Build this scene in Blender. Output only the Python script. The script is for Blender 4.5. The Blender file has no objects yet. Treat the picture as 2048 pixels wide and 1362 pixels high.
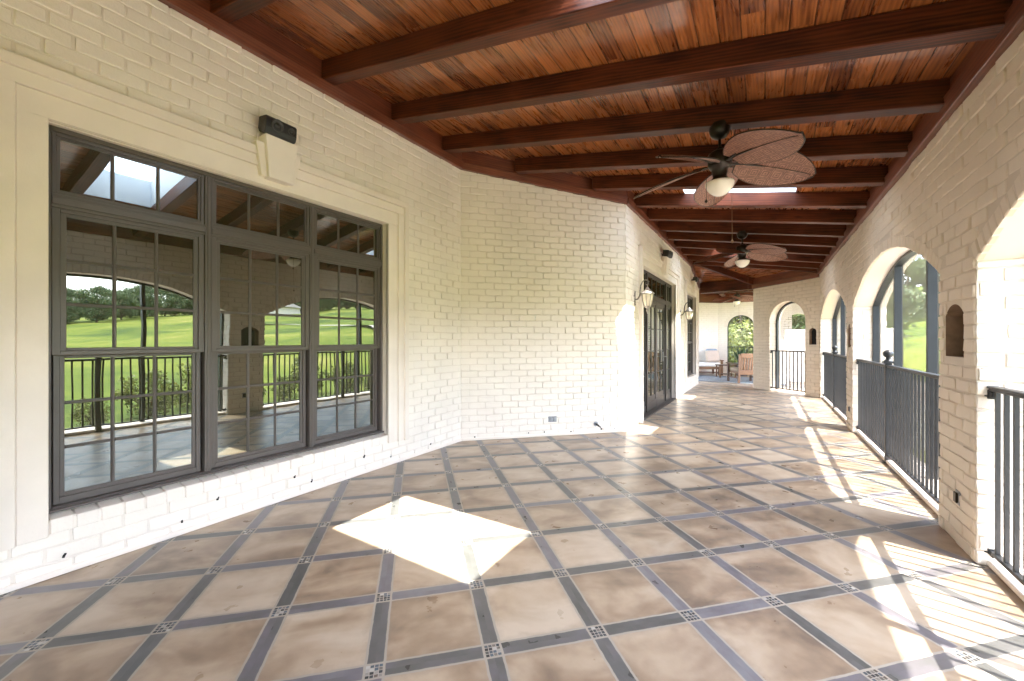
import bpy, math, random
from mathutils import Vector, Matrix
random.seed(7)
R = math.radians
scene = bpy.context.scene
COL = scene.collection

# ------------------------------------------------------------------ helpers
def tag(o, label=None, cat=None, group=None, kind=None):
    if label: o['label'] = label
    if cat: o['category'] = cat
    if group: o['group'] = group
    if kind: o['kind'] = kind
    return o

def thing(name, label, cat, loc=(0, 0, 0), rz=0.0, group=None):
    o = bpy.data.objects.new(name, None)
    COL.objects.link(o)
    o.location = loc
    o.rotation_euler = (0, 0, rz)
    o.empty_display_size = 0.1
    return tag(o, label, cat, group)

def children(o):
    return [c for c in bpy.data.objects if c.parent == o]

def copy_tree(o, parent=None):
    c = o.copy()
    COL.objects.link(c)
    if parent is not None:
        c.parent = parent
    for ch in children(o):
        copy_tree(ch, c)
    return c

OFF = {}
class MB:
    def __init__(s):
        s.v = []; s.f = []; s.uv = []; s.mi = []; s.sm = []; s.m = 0
    def face(s, pts, uv=None, m=None, smooth=False):
        i = len(s.v)
        s.v.extend(tuple(p) for p in pts)
        s.f.append(tuple(range(i, i + len(pts))))
        if uv is None:
            a = Vector(pts[0]); e = (Vector(pts[1]) - a)
            n = e.cross(Vector(pts[-1]) - a)
            if n.length < 1e-12: n = Vector((0, 0, 1))
            n.normalize(); e.normalize(); b = n.cross(e)
            uv = [((Vector(p) - a).dot(e), (Vector(p) - a).dot(b)) for p in pts]
        s.uv.extend(uv)
        s.mi.append(s.m if m is None else m); s.sm.append(smooth)
    def box(s, a, b, m=None, M=None, c=0.0):
        (x0, y0, z0), (x1, y1, z1) = a, b
        P = [(x0, y0, z0), (x1, y0, z0), (x1, y1, z0), (x0, y1, z0), (x0, y0, z1), (x1, y0, z1), (x1, y1, z1), (x0, y1, z1)]
        if M is not None: P = [tuple(M @ Vector(p)) for p in P]
        s.hexa(P, m)
    def hexa(s, P, m=None):
        for q in ((0, 3, 2, 1), (4, 5, 6, 7), (0, 1, 5, 4), (1, 2, 6, 5), (2, 3, 7, 6), (3, 0, 4, 7)):
            pts = [Vector(P[k]) for k in q]
            L = (pts[1] - pts[0]).length; W = (pts[3] - pts[0]).length
            # long axis -> v
            if L >= W: uv = [(0, 0), (0, L), (W, L), (W, 0)]
            else: uv = [(0, 0), (L, 0), (L, W), (0, W)]
            o = (P[0][0] * 1.7 + P[0][1] * 2.3 + q[0] * .37, P[0][2] + q[1] * .71)
            s.face(pts, [(u + o[0], w + o[1]) for u, w in uv], m)
    def tube(s, path, r, n=8, m=None, caps=True):
        path = [Vector(p) for p in path]
        rs = r if isinstance(r, (list, tuple)) else [r] * len(path)
        rings = []
        up = None
        for i, p in enumerate(path):
            if i == 0: d = path[1] - p
            elif i == len(path) - 1: d = p - path[i - 1]
            else: d = path[i + 1] - path[i - 1]
            d.normalize()
            if up is None:
                up = Vector((0, 0, 1)) if abs(d.z) < .9 else Vector((1, 0, 0))
            a = d.cross(up)
            if a.length < 1e-6: a = d.orthogonal()
            a.normalize(); b = d.cross(a)
            up = -b if False else up
            rings.append([p + a * rs[i] * math.cos(t) + b * rs[i] * math.sin(t) for t in [2 * math.pi * k / n for k in range(n)]])
        s.rings(rings, m, caps)
    def rings(s, rings, m=None, caps=True, close=True, smooth=True):
        n = len(rings[0]); base = len(s.v)
        for r_ in rings: s.v.extend(tuple(p) for p in r_)
        for i in range(len(rings) - 1):
            for k in range(n if close else n - 1):
                k2 = (k + 1) % n
                s.f.append((base + i * n + k, base + i * n + k2, base + (i + 1) * n + k2, base + (i + 1) * n + k))
                s.uv.extend([(k / n, i * .1), ((k + 1) / n, i * .1), ((k + 1) / n, i * .1 + .1), (k / n, i * .1 + .1)])
                s.mi.append(s.m if m is None else m); s.sm.append(smooth)
        if caps:
            for ring, rev in ((rings[0], True), (rings[-1], False)):
                s.face(list(reversed(ring)) if rev else ring, None, m)
    def lathe(s, prof, c=(0, 0, 0), n=20, m=None):
        c = Vector(c)
        rings = [[c + Vector((max(r, 1e-4) * math.cos(t), max(r, 1e-4) * math.sin(t), z)) for t in [2 * math.pi * k / n for k in range(n)]] for r, z in prof]
        s.rings(rings, m, True)
    def build(s, name, mats, parent=None, off=(0, 0, 0), bevel=0.0, seg=1):
        me = bpy.data.meshes.new(name)
        if parent is not None and parent.name in OFF:
            off = Vector(OFF[parent.name])
        off = Vector(off)
        me.from_pydata([tuple(Vector(p) - off) for p in s.v], [], s.f)
        ul = me.uv_layers.new(name='UVMap')
        flat = []
        for t in s.uv: flat.extend(t)
        ul.data.foreach_set('uv', flat)
        if not isinstance(mats, (list, tuple)): mats = [mats]
        for mm in mats: me.materials.append(mm)
        me.polygons.foreach_set('material_index', s.mi)
        me.polygons.foreach_set('use_smooth', s.sm)
        me.update()
        o = bpy.data.objects.new(name, me)
        COL.objects.link(o)
        if parent is not None:
            o.parent = parent
            if parent.name in OFF: OFF[o.name] = OFF[parent.name]
        if bevel > 0:
            # weld first so bevel works on shared edges
            import bmesh
            bm = bmesh.new(); bm.from_mesh(me)
            bmesh.ops.remove_doubles(bm, verts=bm.verts, dist=1e-5)
            bm.to_mesh(me); bm.free()
            mod = o.modifiers.new('bevel', 'BEVEL'); mod.width = bevel; mod.segments = seg
            mod.limit_method = 'ANGLE'; mod.angle_limit = R(40)
            mod.harden_normals = False
        return o

def world_thing(name, label, cat, loc, group=None):
    """a root whose parts are written in world coordinates"""
    o = thing(name, label, cat, loc, 0, group)
    OFF[o.name] = tuple(loc)
    return o

# ------------------------------------------------------------------ materials
def mat(name):
    m = bpy.data.materials.new(name); m.use_nodes = True
    nt = m.node_tree
    b = nt.nodes['Principled BSDF']
    return m, nt, b

def N(nt, t, **kw):
    n = nt.nodes.new(t)
    for k, v in kw.items(): setattr(n, k, v)
    return n

def setin(n, **kw):
    for k, v in kw.items():
        n.inputs[k.replace('_', ' ')].default_value = v
    return n

def ramp(nt, fac, stops):
    r = N(nt, 'ShaderNodeValToRGB')
    el = r.color_ramp.elements
    while len(el) > 1: el.remove(el[-1])
    el[0].position = stops[0][0]; el[0].color = (*stops[0][1], 1)
    for p, c in stops[1:]:
        e = el.new(p); e.color = (*c, 1)
    nt.links.new(fac, r.inputs[0])
    return r.outputs[0]

def mathn(nt, op, a, b=None, c=None):
    n = N(nt, 'ShaderNodeMath', operation=op)
    for i, x in enumerate((a, b, c)):
        if x is None: continue
        if isinstance(x, (int, float)): n.inputs[i].default_value = x
        else: nt.links.new(x, n.inputs[i])
    return n.outputs[0]

def mix(nt, fac, a, b, blend='MIX'):
    n = N(nt, 'ShaderNodeMix', data_type='RGBA', blend_type=blend)
    for i, x in ((0, fac), (6, a), (7, b)):
        if isinstance(x, (int, float)): n.inputs[i].default_value = x
        elif isinstance(x, tuple): n.inputs[i].default_value = (*x, 1)
        else: nt.links.new(x, n.inputs[i])
    return n.outputs[2]

def noise(nt, vec, scale, detail=4, rough=.55, dist=0.0):
    n = N(nt, 'ShaderNodeTexNoise')
    setin(n, Scale=scale, Detail=detail, Roughness=rough, Distortion=dist)
    if vec is not None: nt.links.new(vec, n.inputs['Vector'])
    return n

def mapping(nt, vec, scale=(1, 1, 1), loc=(0, 0, 0), rot=(0, 0, 0)):
    n = N(nt, 'ShaderNodeMapping')
    n.inputs['Scale'].default_value = scale
    n.inputs['Location'].default_value = loc
    n.inputs['Rotation'].default_value = rot
    nt.links.new(vec, n.inputs['Vector'])
    return n.outputs[0]

def bump(nt, b, height, strength=.5, dist=.01, normal=None):
    n = N(nt, 'ShaderNodeBump')
    n.inputs['Strength'].default_value = strength
    n.inputs['Distance'].default_value = dist
    nt.links.new(height, n.inputs['Height'])
    if normal is not None: nt.links.new(normal, n.inputs['Normal'])
    if b is not None: nt.links.new(n.outputs[0], b.inputs['Normal'])
    return n.outputs[0]

def uvnode(nt): return N(nt, 'ShaderNodeTexCoord').outputs['UV']
def objnode(nt): return N(nt, 'ShaderNodeTexCoord').outputs['Object']

CREAM = (.865, .795, .715)
def mat_brick(name, base):
    """thick masonry paint over brick: the bricks themselves are modelled"""
    m, nt, b = mat(name)
    uv = objnode(nt)
    fine = noise(nt, uv, 130.0, 4, .6); mid = noise(nt, uv, 34.0, 4, .6)
    big = noise(nt, uv, 1.3, 3)
    c1 = tuple(min(1, x * 1.03) for x in base); c2 = tuple(x * .94 for x in base)
    col = ramp(nt, big.outputs[0], [(.35, c2), (.65, c1)])
    chip = noise(nt, uv, 19.0, 6, .75)
    dm = ramp(nt, chip.outputs[0], [(.705, (0, 0, 0)), (.74, (1, 1, 1))])
    dv = N(nt, 'ShaderNodeRGBToBW'); nt.links.new(dm, dv.inputs[0])
    col = mix(nt, mathn(nt, 'MULTIPLY', dv.outputs[0], .35), col, (.34, .27, .20))
    nt.links.new(col, b.inputs['Base Color'])
    h = mathn(nt, 'ADD', mathn(nt, 'MULTIPLY', mid.outputs[0], 1.0), mathn(nt, 'MULTIPLY', fine.outputs[0], .35))
    bump(nt, b, h, .55, .006)
    setin(b, Roughness=.5)
    return m
M_brick = mat_brick('painted_brick', CREAM)
M_mortar = mat_brick('painted_mortar_joint', (.785, .71, .63))
M_brick_shade = mat_brick('painted_brick_in_shade', (.76, .65, .525))  # cream paint darkened to tan, shade of the inner arcade face in colour
M_mortar_shade = mat_brick('painted_mortar_joint_in_shade', (.66, .555, .44))  # joints of that face, shade in the colour too

def mat_plain(name, col, rough=.5, metal=0.0, nscale=0, namt=.1, bscale=0, bstr=.2, bdist=.002, coords='obj', spec=.5):
    m, nt, b = mat(name)
    setin(b, Roughness=rough, Metallic=metal)
    b.inputs['Specular IOR Level'].default_value = spec
    v = objnode(nt) if coords == 'obj' else uvnode(nt)
    if nscale:
        nz = noise(nt, v, nscale, 5)
        c = ramp(nt, nz.outputs[0], [(.3, tuple(x * (1 - namt) for x in col)), (.7, tuple(min(1, x * (1 + namt)) for x in col))])
        nt.links.new(c, b.inputs['Base Color'])
    else:
        b.inputs['Base Color'].default_value = (*col, 1)
    if bscale:
        nb = noise(nt, v, bscale, 4)
        bump(nt, b, nb.outputs[0], bstr, bdist)
    return m
M_plaster = mat_plain('painted_plaster', (.845, .76, .675), .6, nscale=2.0, namt=.04, bscale=60, bstr=.35, bdist=.003)
M_stone = mat_plain('cast_stone', (.825, .745, .665), .65, nscale=3.0, namt=.05, bscale=120, bstr=.4, bdist=.002)
M_gapshadow = mat_plain('gap_shadow_olive', (.34, .31, .19), .8, nscale=9, namt=.4)  # olive tone of the shadow line above the surrounds
M_frame = mat_plain('taupe_frame', (.105, .089, .081), .38, nscale=6, namt=.06, bscale=40, bstr=.05)
M_frame2 = mat_plain('dark_door_frame', (.045, .037, .033), .38, nscale=6, namt=.06)
M_seal = mat_plain('dark_seal', (.02, .018, .017), .6)
M_iron = mat_plain('black_iron', (.020, .021, .024), .40, .0, nscale=30, namt=.25, bscale=200, bstr=.15, bdist=.001)
M_screenframe = mat_plain('screen_frame_metal', (.018, .023, .029), .45, nscale=10, namt=.15)
M_bronze = mat_plain('oil_rubbed_bronze', (.035, .026, .019), .35, .6, nscale=20, namt=.3)
M_lantlit = mat_plain('sunlit_lantern_metal', (.30, .27, .24), .45, .3, nscale=30, namt=.5)  # lantern metal with the sunlight on it put into a paler colour
M_lantshade = mat_plain('shaded_lantern_metal', (.075, .07, .065), .45, .4, nscale=30, namt=.5)  # same metal out of the sun, darkened in its colour
M_lantglass = mat_plain('cream_lantern_glass', (.78, .70, .56), .25, nscale=12, namt=.08)
M_bowl = mat_plain('alabaster_glass', (.92, .85, .75), .22, nscale=9, namt=.05)
M_black = mat_plain('black_plastic', (.018, .018, .019), .42, bscale=150, bstr=.1, bdist=.001)
M_cone = mat_plain('speaker_cone', (.045, .044, .042), .5)
M_niche = mat_plain('brown_niche_brick', (.26, .165, .105), .85, nscale=14, namt=.25, bscale=40, bstr=.5, bdist=.006)  # darker brown brick tone lining the niches
M_hole = mat_plain('dark_hole', (.006, .005, .004), .9)
M_greymetal = mat_plain('grey_metal', (.33, .34, .36), .4, .6, nscale=40, namt=.2)
M_white = mat_plain('white_cover', (.80, .79, .75), .4)
M_shaft = mat_plain('white_shaft', (.74, .78, .82), .5)
M_roof = mat_plain('roof_shingle', (.10, .09, .08), .9)
M_dark_room = mat_plain('dark_interior', (.03, .03, .02), .8)
M_cushion = mat_plain('white_cushion', (.80, .78, .75), .9, nscale=8, namt=.04, bscale=30, bstr=.3, bdist=.01)
M_pillow = mat_plain('blush_pillow', (.62, .50, .42), .9, nscale=40, namt=.08, bscale=60, bstr=.3)
M_tancush = mat_plain('tan_cushion', (.30, .235, .18), .9, nscale=30, namt=.1)
M_bluepillow = mat_plain('blue_pillow', (.28, .36, .45), .9, nscale=40, namt=.3)
M_leafdark = mat_plain('agave_leaf', (.035, .085, .045), .5, nscale=8, namt=.3)
M_pot = mat_plain('planter_pot', (.10, .10, .11), .6, nscale=10, namt=.2)
M_bark = mat_plain('bark', (.10, .075, .05), .9, nscale=12, namt=.3, bscale=25, bstr=.6, bdist=.02)

def mat_wood(name, dark, light, rough=.35, coat=.3, grain=(9, .9), boards=None, spec=.5):
    """UV: u across the grain, v along it, metres. boards = width of a tongue and groove board"""
    m, nt, b = mat(name)
    uv = uvnode(nt)
    sep = N(nt, 'ShaderNodeSeparateXYZ'); nt.links.new(uv, sep.inputs[0])
    info = N(nt, 'ShaderNodeObjectInfo')
    off = N(nt, 'ShaderNodeCombineXYZ')
    rnd = mathn(nt, 'MULTIPLY', info.outputs['Random'], 37.0)
    if boards:
        bu = mathn(nt, 'DIVIDE', sep.outputs[0], boards)
        bi = mathn(nt, 'FLOOR', bu); bf = mathn(nt, 'FRACT', bu)
        wn = N(nt, 'ShaderNodeTexWhiteNoise', noise_dimensions='1D'); nt.links.new(bi, wn.inputs['W'])
        brand = wn.outputs['Value']
        # board ends
        le = mathn(nt, 'ADD', mathn(nt, 'DIVIDE', sep.outputs[1], 2.4), mathn(nt, 'MULTIPLY', brand, 5.3))
        lei = mathn(nt, 'FLOOR', le)
        wn2 = N(nt, 'ShaderNodeTexWhiteNoise', noise_dimensions='2D')
        cv = N(nt, 'ShaderNodeCombineXYZ'); nt.links.new(bi, cv.inputs[0]); nt.links.new(lei, cv.inputs[1])
        nt.links.new(cv.outputs[0], wn2.inputs['Vector'])
        brand = wn2.outputs['Value']
        nt.links.new(mathn(nt, 'MULTIPLY', brand, 31.0), off.inputs[0]); nt.links.new(mathn(nt, 'MULTIPLY', brand, 17.0), off.inputs[1])
    else:
        brand = info.outputs['Random']
        nt.links.new(rnd, off.inputs[0]); nt.links.new(rnd, off.inputs[2])
    add = N(nt, 'ShaderNodeVectorMath', operation='ADD'); nt.links.new(uv, add.inputs[0]); nt.links.new(off.outputs[0], add.inputs[1])
    v1 = mapping(nt, add.outputs[0], (grain[0], grain[1], 1))
    g = noise(nt, v1, 1.6, 6, .6, 1.6)
    v2 = mapping(nt, add.outputs[0], (120, 3.0, 1))
    g2 = noise(nt, v2, 1.0, 3, .6)
    wv = N(nt, 'ShaderNodeTexWave', wave_type='BANDS', bands_direction='X')
    setin(wv, Scale=2.2, Distortion=7.0, Detail=2.5, Detail_Scale=1.2)
    nt.links.new(mapping(nt, add.outputs[0], (6, .55, 1)), wv.inputs['Vector'])
    f = mathn(nt, 'ADD', mathn(nt, 'MULTIPLY', g.outputs[0], .60), mathn(nt, 'MULTIPLY', wv.outputs['Fac'], .16))
    f = mathn(nt, 'ADD', f, mathn(nt, 'MULTIPLY', g2.outputs[0], .11))
    blot = noise(nt, mapping(nt, add.outputs[0], (3.0, 1.6, 1)), 1.5, 3, .5)
    f = mathn(nt, 'ADD', f, mathn(nt, 'MULTIPLY', mathn(nt, 'SUBTRACT', blot.outputs[0], .42), .55))
    f = mathn(nt, 'ADD', f, mathn(nt, 'MULTIPLY', mathn(nt, 'SUBTRACT', brand, .5), .22 if boards else .12))
    mid = tuple((a + c) / 2 for a, c in zip(dark, light))
    col = ramp(nt, f, [(.30, dark), (.52, mid), (.78, light)])
    # knots
    vo = N(nt, 'ShaderNodeTexVoronoi'); setin(vo, Scale=1.0)
    nt.links.new(mapping(nt, add.outputs[0], (5.0, 1.7, 1)), vo.inputs['Vector'])
    kn = ramp(nt, vo.outputs['Distance'], [(.04, (1, 1, 1)), (.13, (0, 0, 0))])
    kv = N(nt, 'ShaderNodeRGBToBW'); nt.links.new(kn, kv.inputs[0])
    col = mix(nt, mathn(nt, 'MULTIPLY', kv.outputs[0], .7), col, tuple(x * .25 for x in dark))
    h = mathn(nt, 'MULTIPLY', g2.outputs[0], .25)
    if boards:
        e = mathn(nt, 'ABSOLUTE', mathn(nt, 'SUBTRACT', bf, .5))
        gro = ramp(nt, e, [(.455, (0, 0, 0)), (.485, (1, 1, 1))])
        gv = N(nt, 'ShaderNodeRGBToBW'); nt.links.new(gro, gv.inputs[0])
        col = mix(nt, mathn(nt, 'MULTIPLY', gv.outputs[0], .75), col, tuple(x * .12 for x in dark))
        h = mathn(nt, 'SUBTRACT', h, mathn(nt, 'MULTIPLY', gv.outputs[0], 1.6))
    nt.links.new(col, b.inputs['Base Color'])
    bump(nt, b, h, .5, .004)
    rr = ramp(nt, g.outputs[0], [(.3, (rough * .8,) * 3), (.7, (rough * 1.25,) * 3)])
    rv = N(nt, 'ShaderNodeRGBToBW'); nt.links.new(rr, rv.inputs[0]); nt.links.new(rv.outputs[0], b.inputs['Roughness'])
    setin(b, Coat_Weight=coat, Coat_Roughness=.16)
    b.inputs['Specular IOR Level'].default_value = spec
    return m
M_boards = mat_wood('stained_ceiling_boards', (.115, .028, .009), (.53, .180, .050), .28, .5, boards=.124)
M_beam = mat_wood('dark_stained_beam', (.028, .0060, .0026), (.165, .041, .014), .42, .0, spec=.28)
M_trim = mat_wood('stained_trim', (.085, .021, .010), (.23, .066, .029), .40, .25)
M_teak = mat_wood('teak_furniture', (.12, .055, .026), (.28, .15, .078), .5, .1)
M_darkwood = mat_wood('dark_teak', (.05, .022, .012), (.12, .05, .026), .5, .1)

# floor tile -------------------------------------------------------------
def mat_floor():
    m, nt, b = mat('slate_band_tile')
    uv = uvnode(nt)
    wob = noise(nt, uv, 9.0, 2)
    s_ = N(nt, 'ShaderNodeVectorMath', operation='SUBTRACT'); nt.links.new(wob.outputs['Color'], s_.inputs[0]); s_.inputs[1].default_value = (.5, .5, .5)
    s2 = N(nt, 'ShaderNodeVectorMath', operation='SCALE'); nt.links.new(s_.outputs[0], s2.inputs[0]); s2.inputs['Scale'].default_value = .016
    a_ = N(nt, 'ShaderNodeVectorMath', operation='ADD'); nt.links.new(uv, a_.inputs[0]); nt.links.new(s2.outputs[0], a_.inputs[1])
    sep = N(nt, 'ShaderNodeSeparateXYZ'); nt.links.new(a_.outputs[0], sep.inputs[0])
    u, v = sep.outputs[0], sep.outputs[1]
    W = .078; G = .011
    def dist(c):      # distance to nearest integer
        f = mathn(nt, 'FRACT', mathn(nt, 'ADD', c, .5))
        return mathn(nt, 'ABSOLUTE', mathn(nt, 'SUBTRACT', f, .5))
    du, dv = dist(u), dist(v)
    su = mathn(nt, 'LESS_THAN', du, W); sv = mathn(nt, 'LESS_THAN', dv, W)
    strip = mathn(nt, 'MAXIMUM', su, sv); mos = mathn(nt, 'MINIMUM', su, sv)
    def edge(d):
        return mathn(nt, 'LESS_THAN', mathn(nt, 'ABSOLUTE', mathn(nt, 'SUBTRACT', d, W)), G)
    # grout lines bound tiles and mosaics
    gu, gv = edge(du), edge(dv)
    grout = mathn(nt, 'MAXIMUM', gu, gv)
    # cell ids
    fu, fv = mathn(nt, 'FLOOR', mathn(nt, 'ADD', u, .5)), mathn(nt, 'FLOOR', mathn(nt, 'ADD', v, .5))
    tu, tv = mathn(nt, 'FLOOR', u), mathn(nt, 'FLOOR', v)
    def wn(a, c):
        cv = N(nt, 'ShaderNodeCombineXYZ'); nt.links.new(a, cv.inputs[0]); nt.links.new(c, cv.inputs[1])
        w = N(nt, 'ShaderNodeTexWhiteNoise', noise_dimensions='2D'); nt.links.new(cv.outputs[0], w.inputs['Vector'])
        return w
    tile_r = wn(tu, tv)
    # tile colour: mottled blotches, each tile its own shift
    sh = N(nt, 'ShaderNodeVectorMath', operation='SCALE'); nt.links.new(tile_r.outputs['Color'], sh.inputs[0]); sh.inputs['Scale'].default_value = 40
    ad = N(nt, 'ShaderNodeVectorMath', operation='ADD'); nt.links.new(uv, ad.inputs[0]); nt.links.new(sh.outputs[0], ad.inputs[1])
    n1 = noise(nt, mapping(nt, ad.outputs[0], (1.0, 1.4, 1)), 1.35, 3, .48, .5)
    n2 = noise(nt, ad.outputs[0], 8.0, 6, .6)
    f = mathn(nt, 'ADD', mathn(nt, 'MULTIPLY', n1.outputs[0], .86), mathn(nt, 'MULTIPLY', n2.outputs[0], .14))
    f = mathn(nt, 'ADD', f, mathn(nt, 'MULTIPLY', mathn(nt, 'SUBTRACT', tile_r.outputs['Value'], .5), .20))
    col = ramp(nt, f, [(.28, (.200, .149, .108)), (.42, (.340, .248, .170)), (.53, (.445, .343, .243)), (.72, (.565, .47, .36))])
    # dark smoky edge on some tiles
    emax = mathn(nt, 'MINIMUM', du, dv)
    ef = ramp(nt, mathn(nt, 'ADD', emax, mathn(nt, 'MULTIPLY', mathn(nt, 'SUBTRACT', n2.outputs[0], .5), .14)), [(.08, (1, 1, 1)), (.16, (0, 0, 0))])
    eb = N(nt, 'ShaderNodeRGBToBW'); nt.links.new(ef, eb.inputs[0])
    col = mix(nt, mathn(nt, 'MULTIPLY', eb.outputs[0], .22), col, (.17, .125, .10))
    # strips
    nsu = mathn(nt, 'SUBTRACT', 1.0, su)
    ia = mathn(nt, 'ADD', mathn(nt, 'MULTIPLY', mathn(nt, 'ADD', fu, 51.0), su), mathn(nt, 'MULTIPLY', tu, nsu))
    ib = mathn(nt, 'ADD', mathn(nt, 'MULTIPLY', tv, su), mathn(nt, 'MULTIPLY', mathn(nt, 'ADD', mathn(nt, 'MULTIPLY', fv, 3.0), 17.0), nsu))
    sr = wn(ia, ib)
    n3 = noise(nt, ad.outputs[0], 4.0, 4, .5)
    sfac = mathn(nt, 'ADD', mathn(nt, 'MULTIPLY', n3.outputs[0], .6), mathn(nt, 'MULTIPLY', sr.outputs['Value'], .4))
    scol = ramp(nt, sfac, [(.25, (.098, .098, .090)), (.45, (.140, .136, .130)), (.60, (.175, .160, .172)), (.8, (.22, .215, .222))])
    col = mix(nt, strip, col, scol)
    # mosaic 4x4
    k = 4.0 / (2 * (W - G * .6))
    mu = mathn(nt, 'MULTIPLY', mathn(nt, 'ADD', mathn(nt, 'SUBTRACT', u, fu), W - G * .6), k)
    mv = mathn(nt, 'MULTIPLY', mathn(nt, 'ADD', mathn(nt, 'SUBTRACT', v, fv), W - G * .6), k)
    mr = wn(mathn(nt, 'ADD', mathn(nt, 'FLOOR', mu), mathn(nt, 'MULTIPLY', fu, 7.0)), mathn(nt, 'ADD', mathn(nt, 'FLOOR', mv), mathn(nt, 'MULTIPLY', fv, 9.0)))
    mcol = ramp(nt, mr.outputs['Value'], [(.0, (.02, .019, .018)), (.35, (.05, .055, .06)), (.55, (.09, .12, .15)), (.72, (.10, .075, .055)), (.86, (.32, .30, .27)), (1.0, (.5, .48, .44))])
    def gl(c):
        return mathn(nt, 'GREATER_THAN', mathn(nt, 'ABSOLUTE', mathn(nt, 'SUBTRACT', mathn(nt, 'FRACT', c), .5)), .41)
    mg = mathn(nt, 'MAXIMUM', gl(mu), gl(mv))
    mcol = mix(nt, mg, mcol, (.42, .385, .335))
    col = mix(nt, mos, col, mcol)
    gcol = (.40, .355, .295)
    col = mix(nt, grout, col, gcol)
    nt.links.new(col, b.inputs['Base Color'])
    h = mathn(nt, 'SUBTRACT', 1.0, mathn(nt, 'MAXIMUM', grout, mathn(nt, 'MULTIPLY', mg, mos)))
    h = mathn(nt, 'ADD', mathn(nt, 'MULTIPLY', h, .6), mathn(nt, 'MULTIPLY', n2.outputs[0], .5))
    h = mathn(nt, 'ADD', h, mathn(nt, 'MULTIPLY', noise(nt, uv, 1.6, 1).outputs[0], 1.0))
    bump(nt, b, h, .25, .0035)
    rr = ramp(nt, n3.outputs[0], [(.3, (.27,) * 3), (.7, (.37,) * 3)])
    rb = N(nt, 'ShaderNodeRGBToBW'); nt.links.new(rr, rb.inputs[0])
    rough = mathn(nt, 'MAXIMUM', rb.outputs[0], mathn(nt, 'MULTIPLY', grout, .8))
    nt.links.new(rough, b.inputs['Roughness'])
    return m
M_floor = mat_floor()

def mat_glass_dark():
    m, nt, b = mat('window_glass')
    nt.nodes.remove(b)
    out = nt.nodes['Material Output']
    fr = N(nt, 'ShaderNodeFresnel'); fr.inputs['IOR'].default_value = 2.7
    gl = N(nt, 'ShaderNodeBsdfGlossy'); gl.inputs['Roughness'].default_value = 0.0
    gl.inputs['Color'].default_value = (.95, 1.0, .93, 1)
    df = N(nt, 'ShaderNodeBsdfDiffuse'); df.inputs['Color'].default_value = (.030, .029, .017, 1)
    nz = noise(nt, objnode(nt), 3.0, 1)
    bn = bump(nt, None, nz.outputs[0], .022, .02)
    nt.links.new(bn, gl.inputs['Normal'])
    mx = N(nt, 'ShaderNodeMixShader')
    nt.links.new(fr.outputs[0], mx.inputs[0]); nt.links.new(df.outputs[0], mx.inputs[1]); nt.links.new(gl.outputs[0], mx.inputs[2])
    nt.links.new(mx.outputs[0], out.inputs[0])
    return m
M_glass = mat_glass_dark()

def mat_clear():
    m, nt, b = mat('skylight_glass')
    nt.nodes.remove(b)
    out = nt.nodes['Material Output']
    tr = N(nt, 'ShaderNodeBsdfTransparent'); tr.inputs['Color'].default_value = (.93, .96, .97, 1)
    gl = N(nt, 'ShaderNodeBsdfGlossy'); gl.inputs['Roughness'].default_value = 0.02
    mx = N(nt, 'ShaderNodeMixShader'); mx.inputs[0].default_value = .06
    nt.links.new(tr.outputs[0], mx.inputs[1]); nt.links.new(gl.outputs[0], mx.inputs[2]); nt.links.new(mx.outputs[0], out.inputs[0])
    return m
M_clear = mat_clear()

def mat_screen():
    m, nt, b = mat('insect_screen_mesh')
    nt.nodes.remove(b)
    out = nt.nodes['Material Output']
    lw = N(nt, 'ShaderNodeLayerWeight'); lw.inputs['Blend'].default_value = .35
    f = mathn(nt, 'ADD', .20, mathn(nt, 'MULTIPLY', lw.outputs['Facing'], .80))
    tr = N(nt, 'ShaderNodeBsdfTransparent')
    df = N(nt, 'ShaderNodeBsdfDiffuse'); df.inputs['Color'].default_value = (.40, .40, .38, 1)
    mx = N(nt, 'ShaderNodeMixShader')
    nt.links.new(f, mx.inputs[0]); nt.links.new(tr.outputs[0], mx.inputs[1]); nt.links.new(df.outputs[0], mx.inputs[2])
    nt.links.new(mx.outputs[0], out.inputs[0])
    return m
M_screen = mat_screen()

def mat_wicker():
    m, nt, b = mat('woven_wicker')
    uv = uvnode(nt)
    sep = N(nt, 'ShaderNodeSeparateXYZ'); nt.links.new(uv, sep.inputs[0])
    cs = .088
    cu = mathn(nt, 'DIVIDE', sep.outputs[0], cs); cv = mathn(nt, 'DIVIDE', sep.outputs[1], cs)
    fu = mathn(nt, 'ABSOLUTE', mathn(nt, 'SUBTRACT', mathn(nt, 'FRACT', cu), .5)); fv = mathn(nt, 'ABSOLUTE', mathn(nt, 'SUBTRACT', mathn(nt, 'FRACT', cv), .5))
    d = mathn(nt, 'MAXIMUM', fu, fv)          # nested squares
    rings = mathn(nt, 'FRACT', mathn(nt, 'MULTIPLY', d, 5.0))
    line = mathn(nt, 'LESS_THAN', rings, .35)
    strand = N(nt, 'ShaderNodeTexWave'); setin(strand, Scale=95.0, Distortion=1.0); nt.links.new(uv, strand.inputs['Vector'])
    nz = noise(nt, uv, 25, 4)
    f = mathn(nt, 'ADD', mathn(nt, 'MULTIPLY', nz.outputs[0], .7), mathn(nt, 'MULTIPLY', strand.outputs['Fac'], .3))
    col = ramp(nt, f, [(.3, (.20, .080, .046)), (.75, (.48, .235, .15))])
    col = mix(nt, mathn(nt, 'MULTIPLY', line, .7), col, (.085, .030, .017))
    nt.links.new(col, b.inputs['Base Color'])
    h = mathn(nt, 'ADD', mathn(nt, 'MULTIPLY', mathn(nt, 'SUBTRACT', 1.0, line), .7), mathn(nt, 'MULTIPLY', strand.outputs['Fac'], .3))
    bump(nt, b, h, .7, .004)
    setin(b, Roughness=.42)
    return m
M_wicker = mat_wicker()

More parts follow.
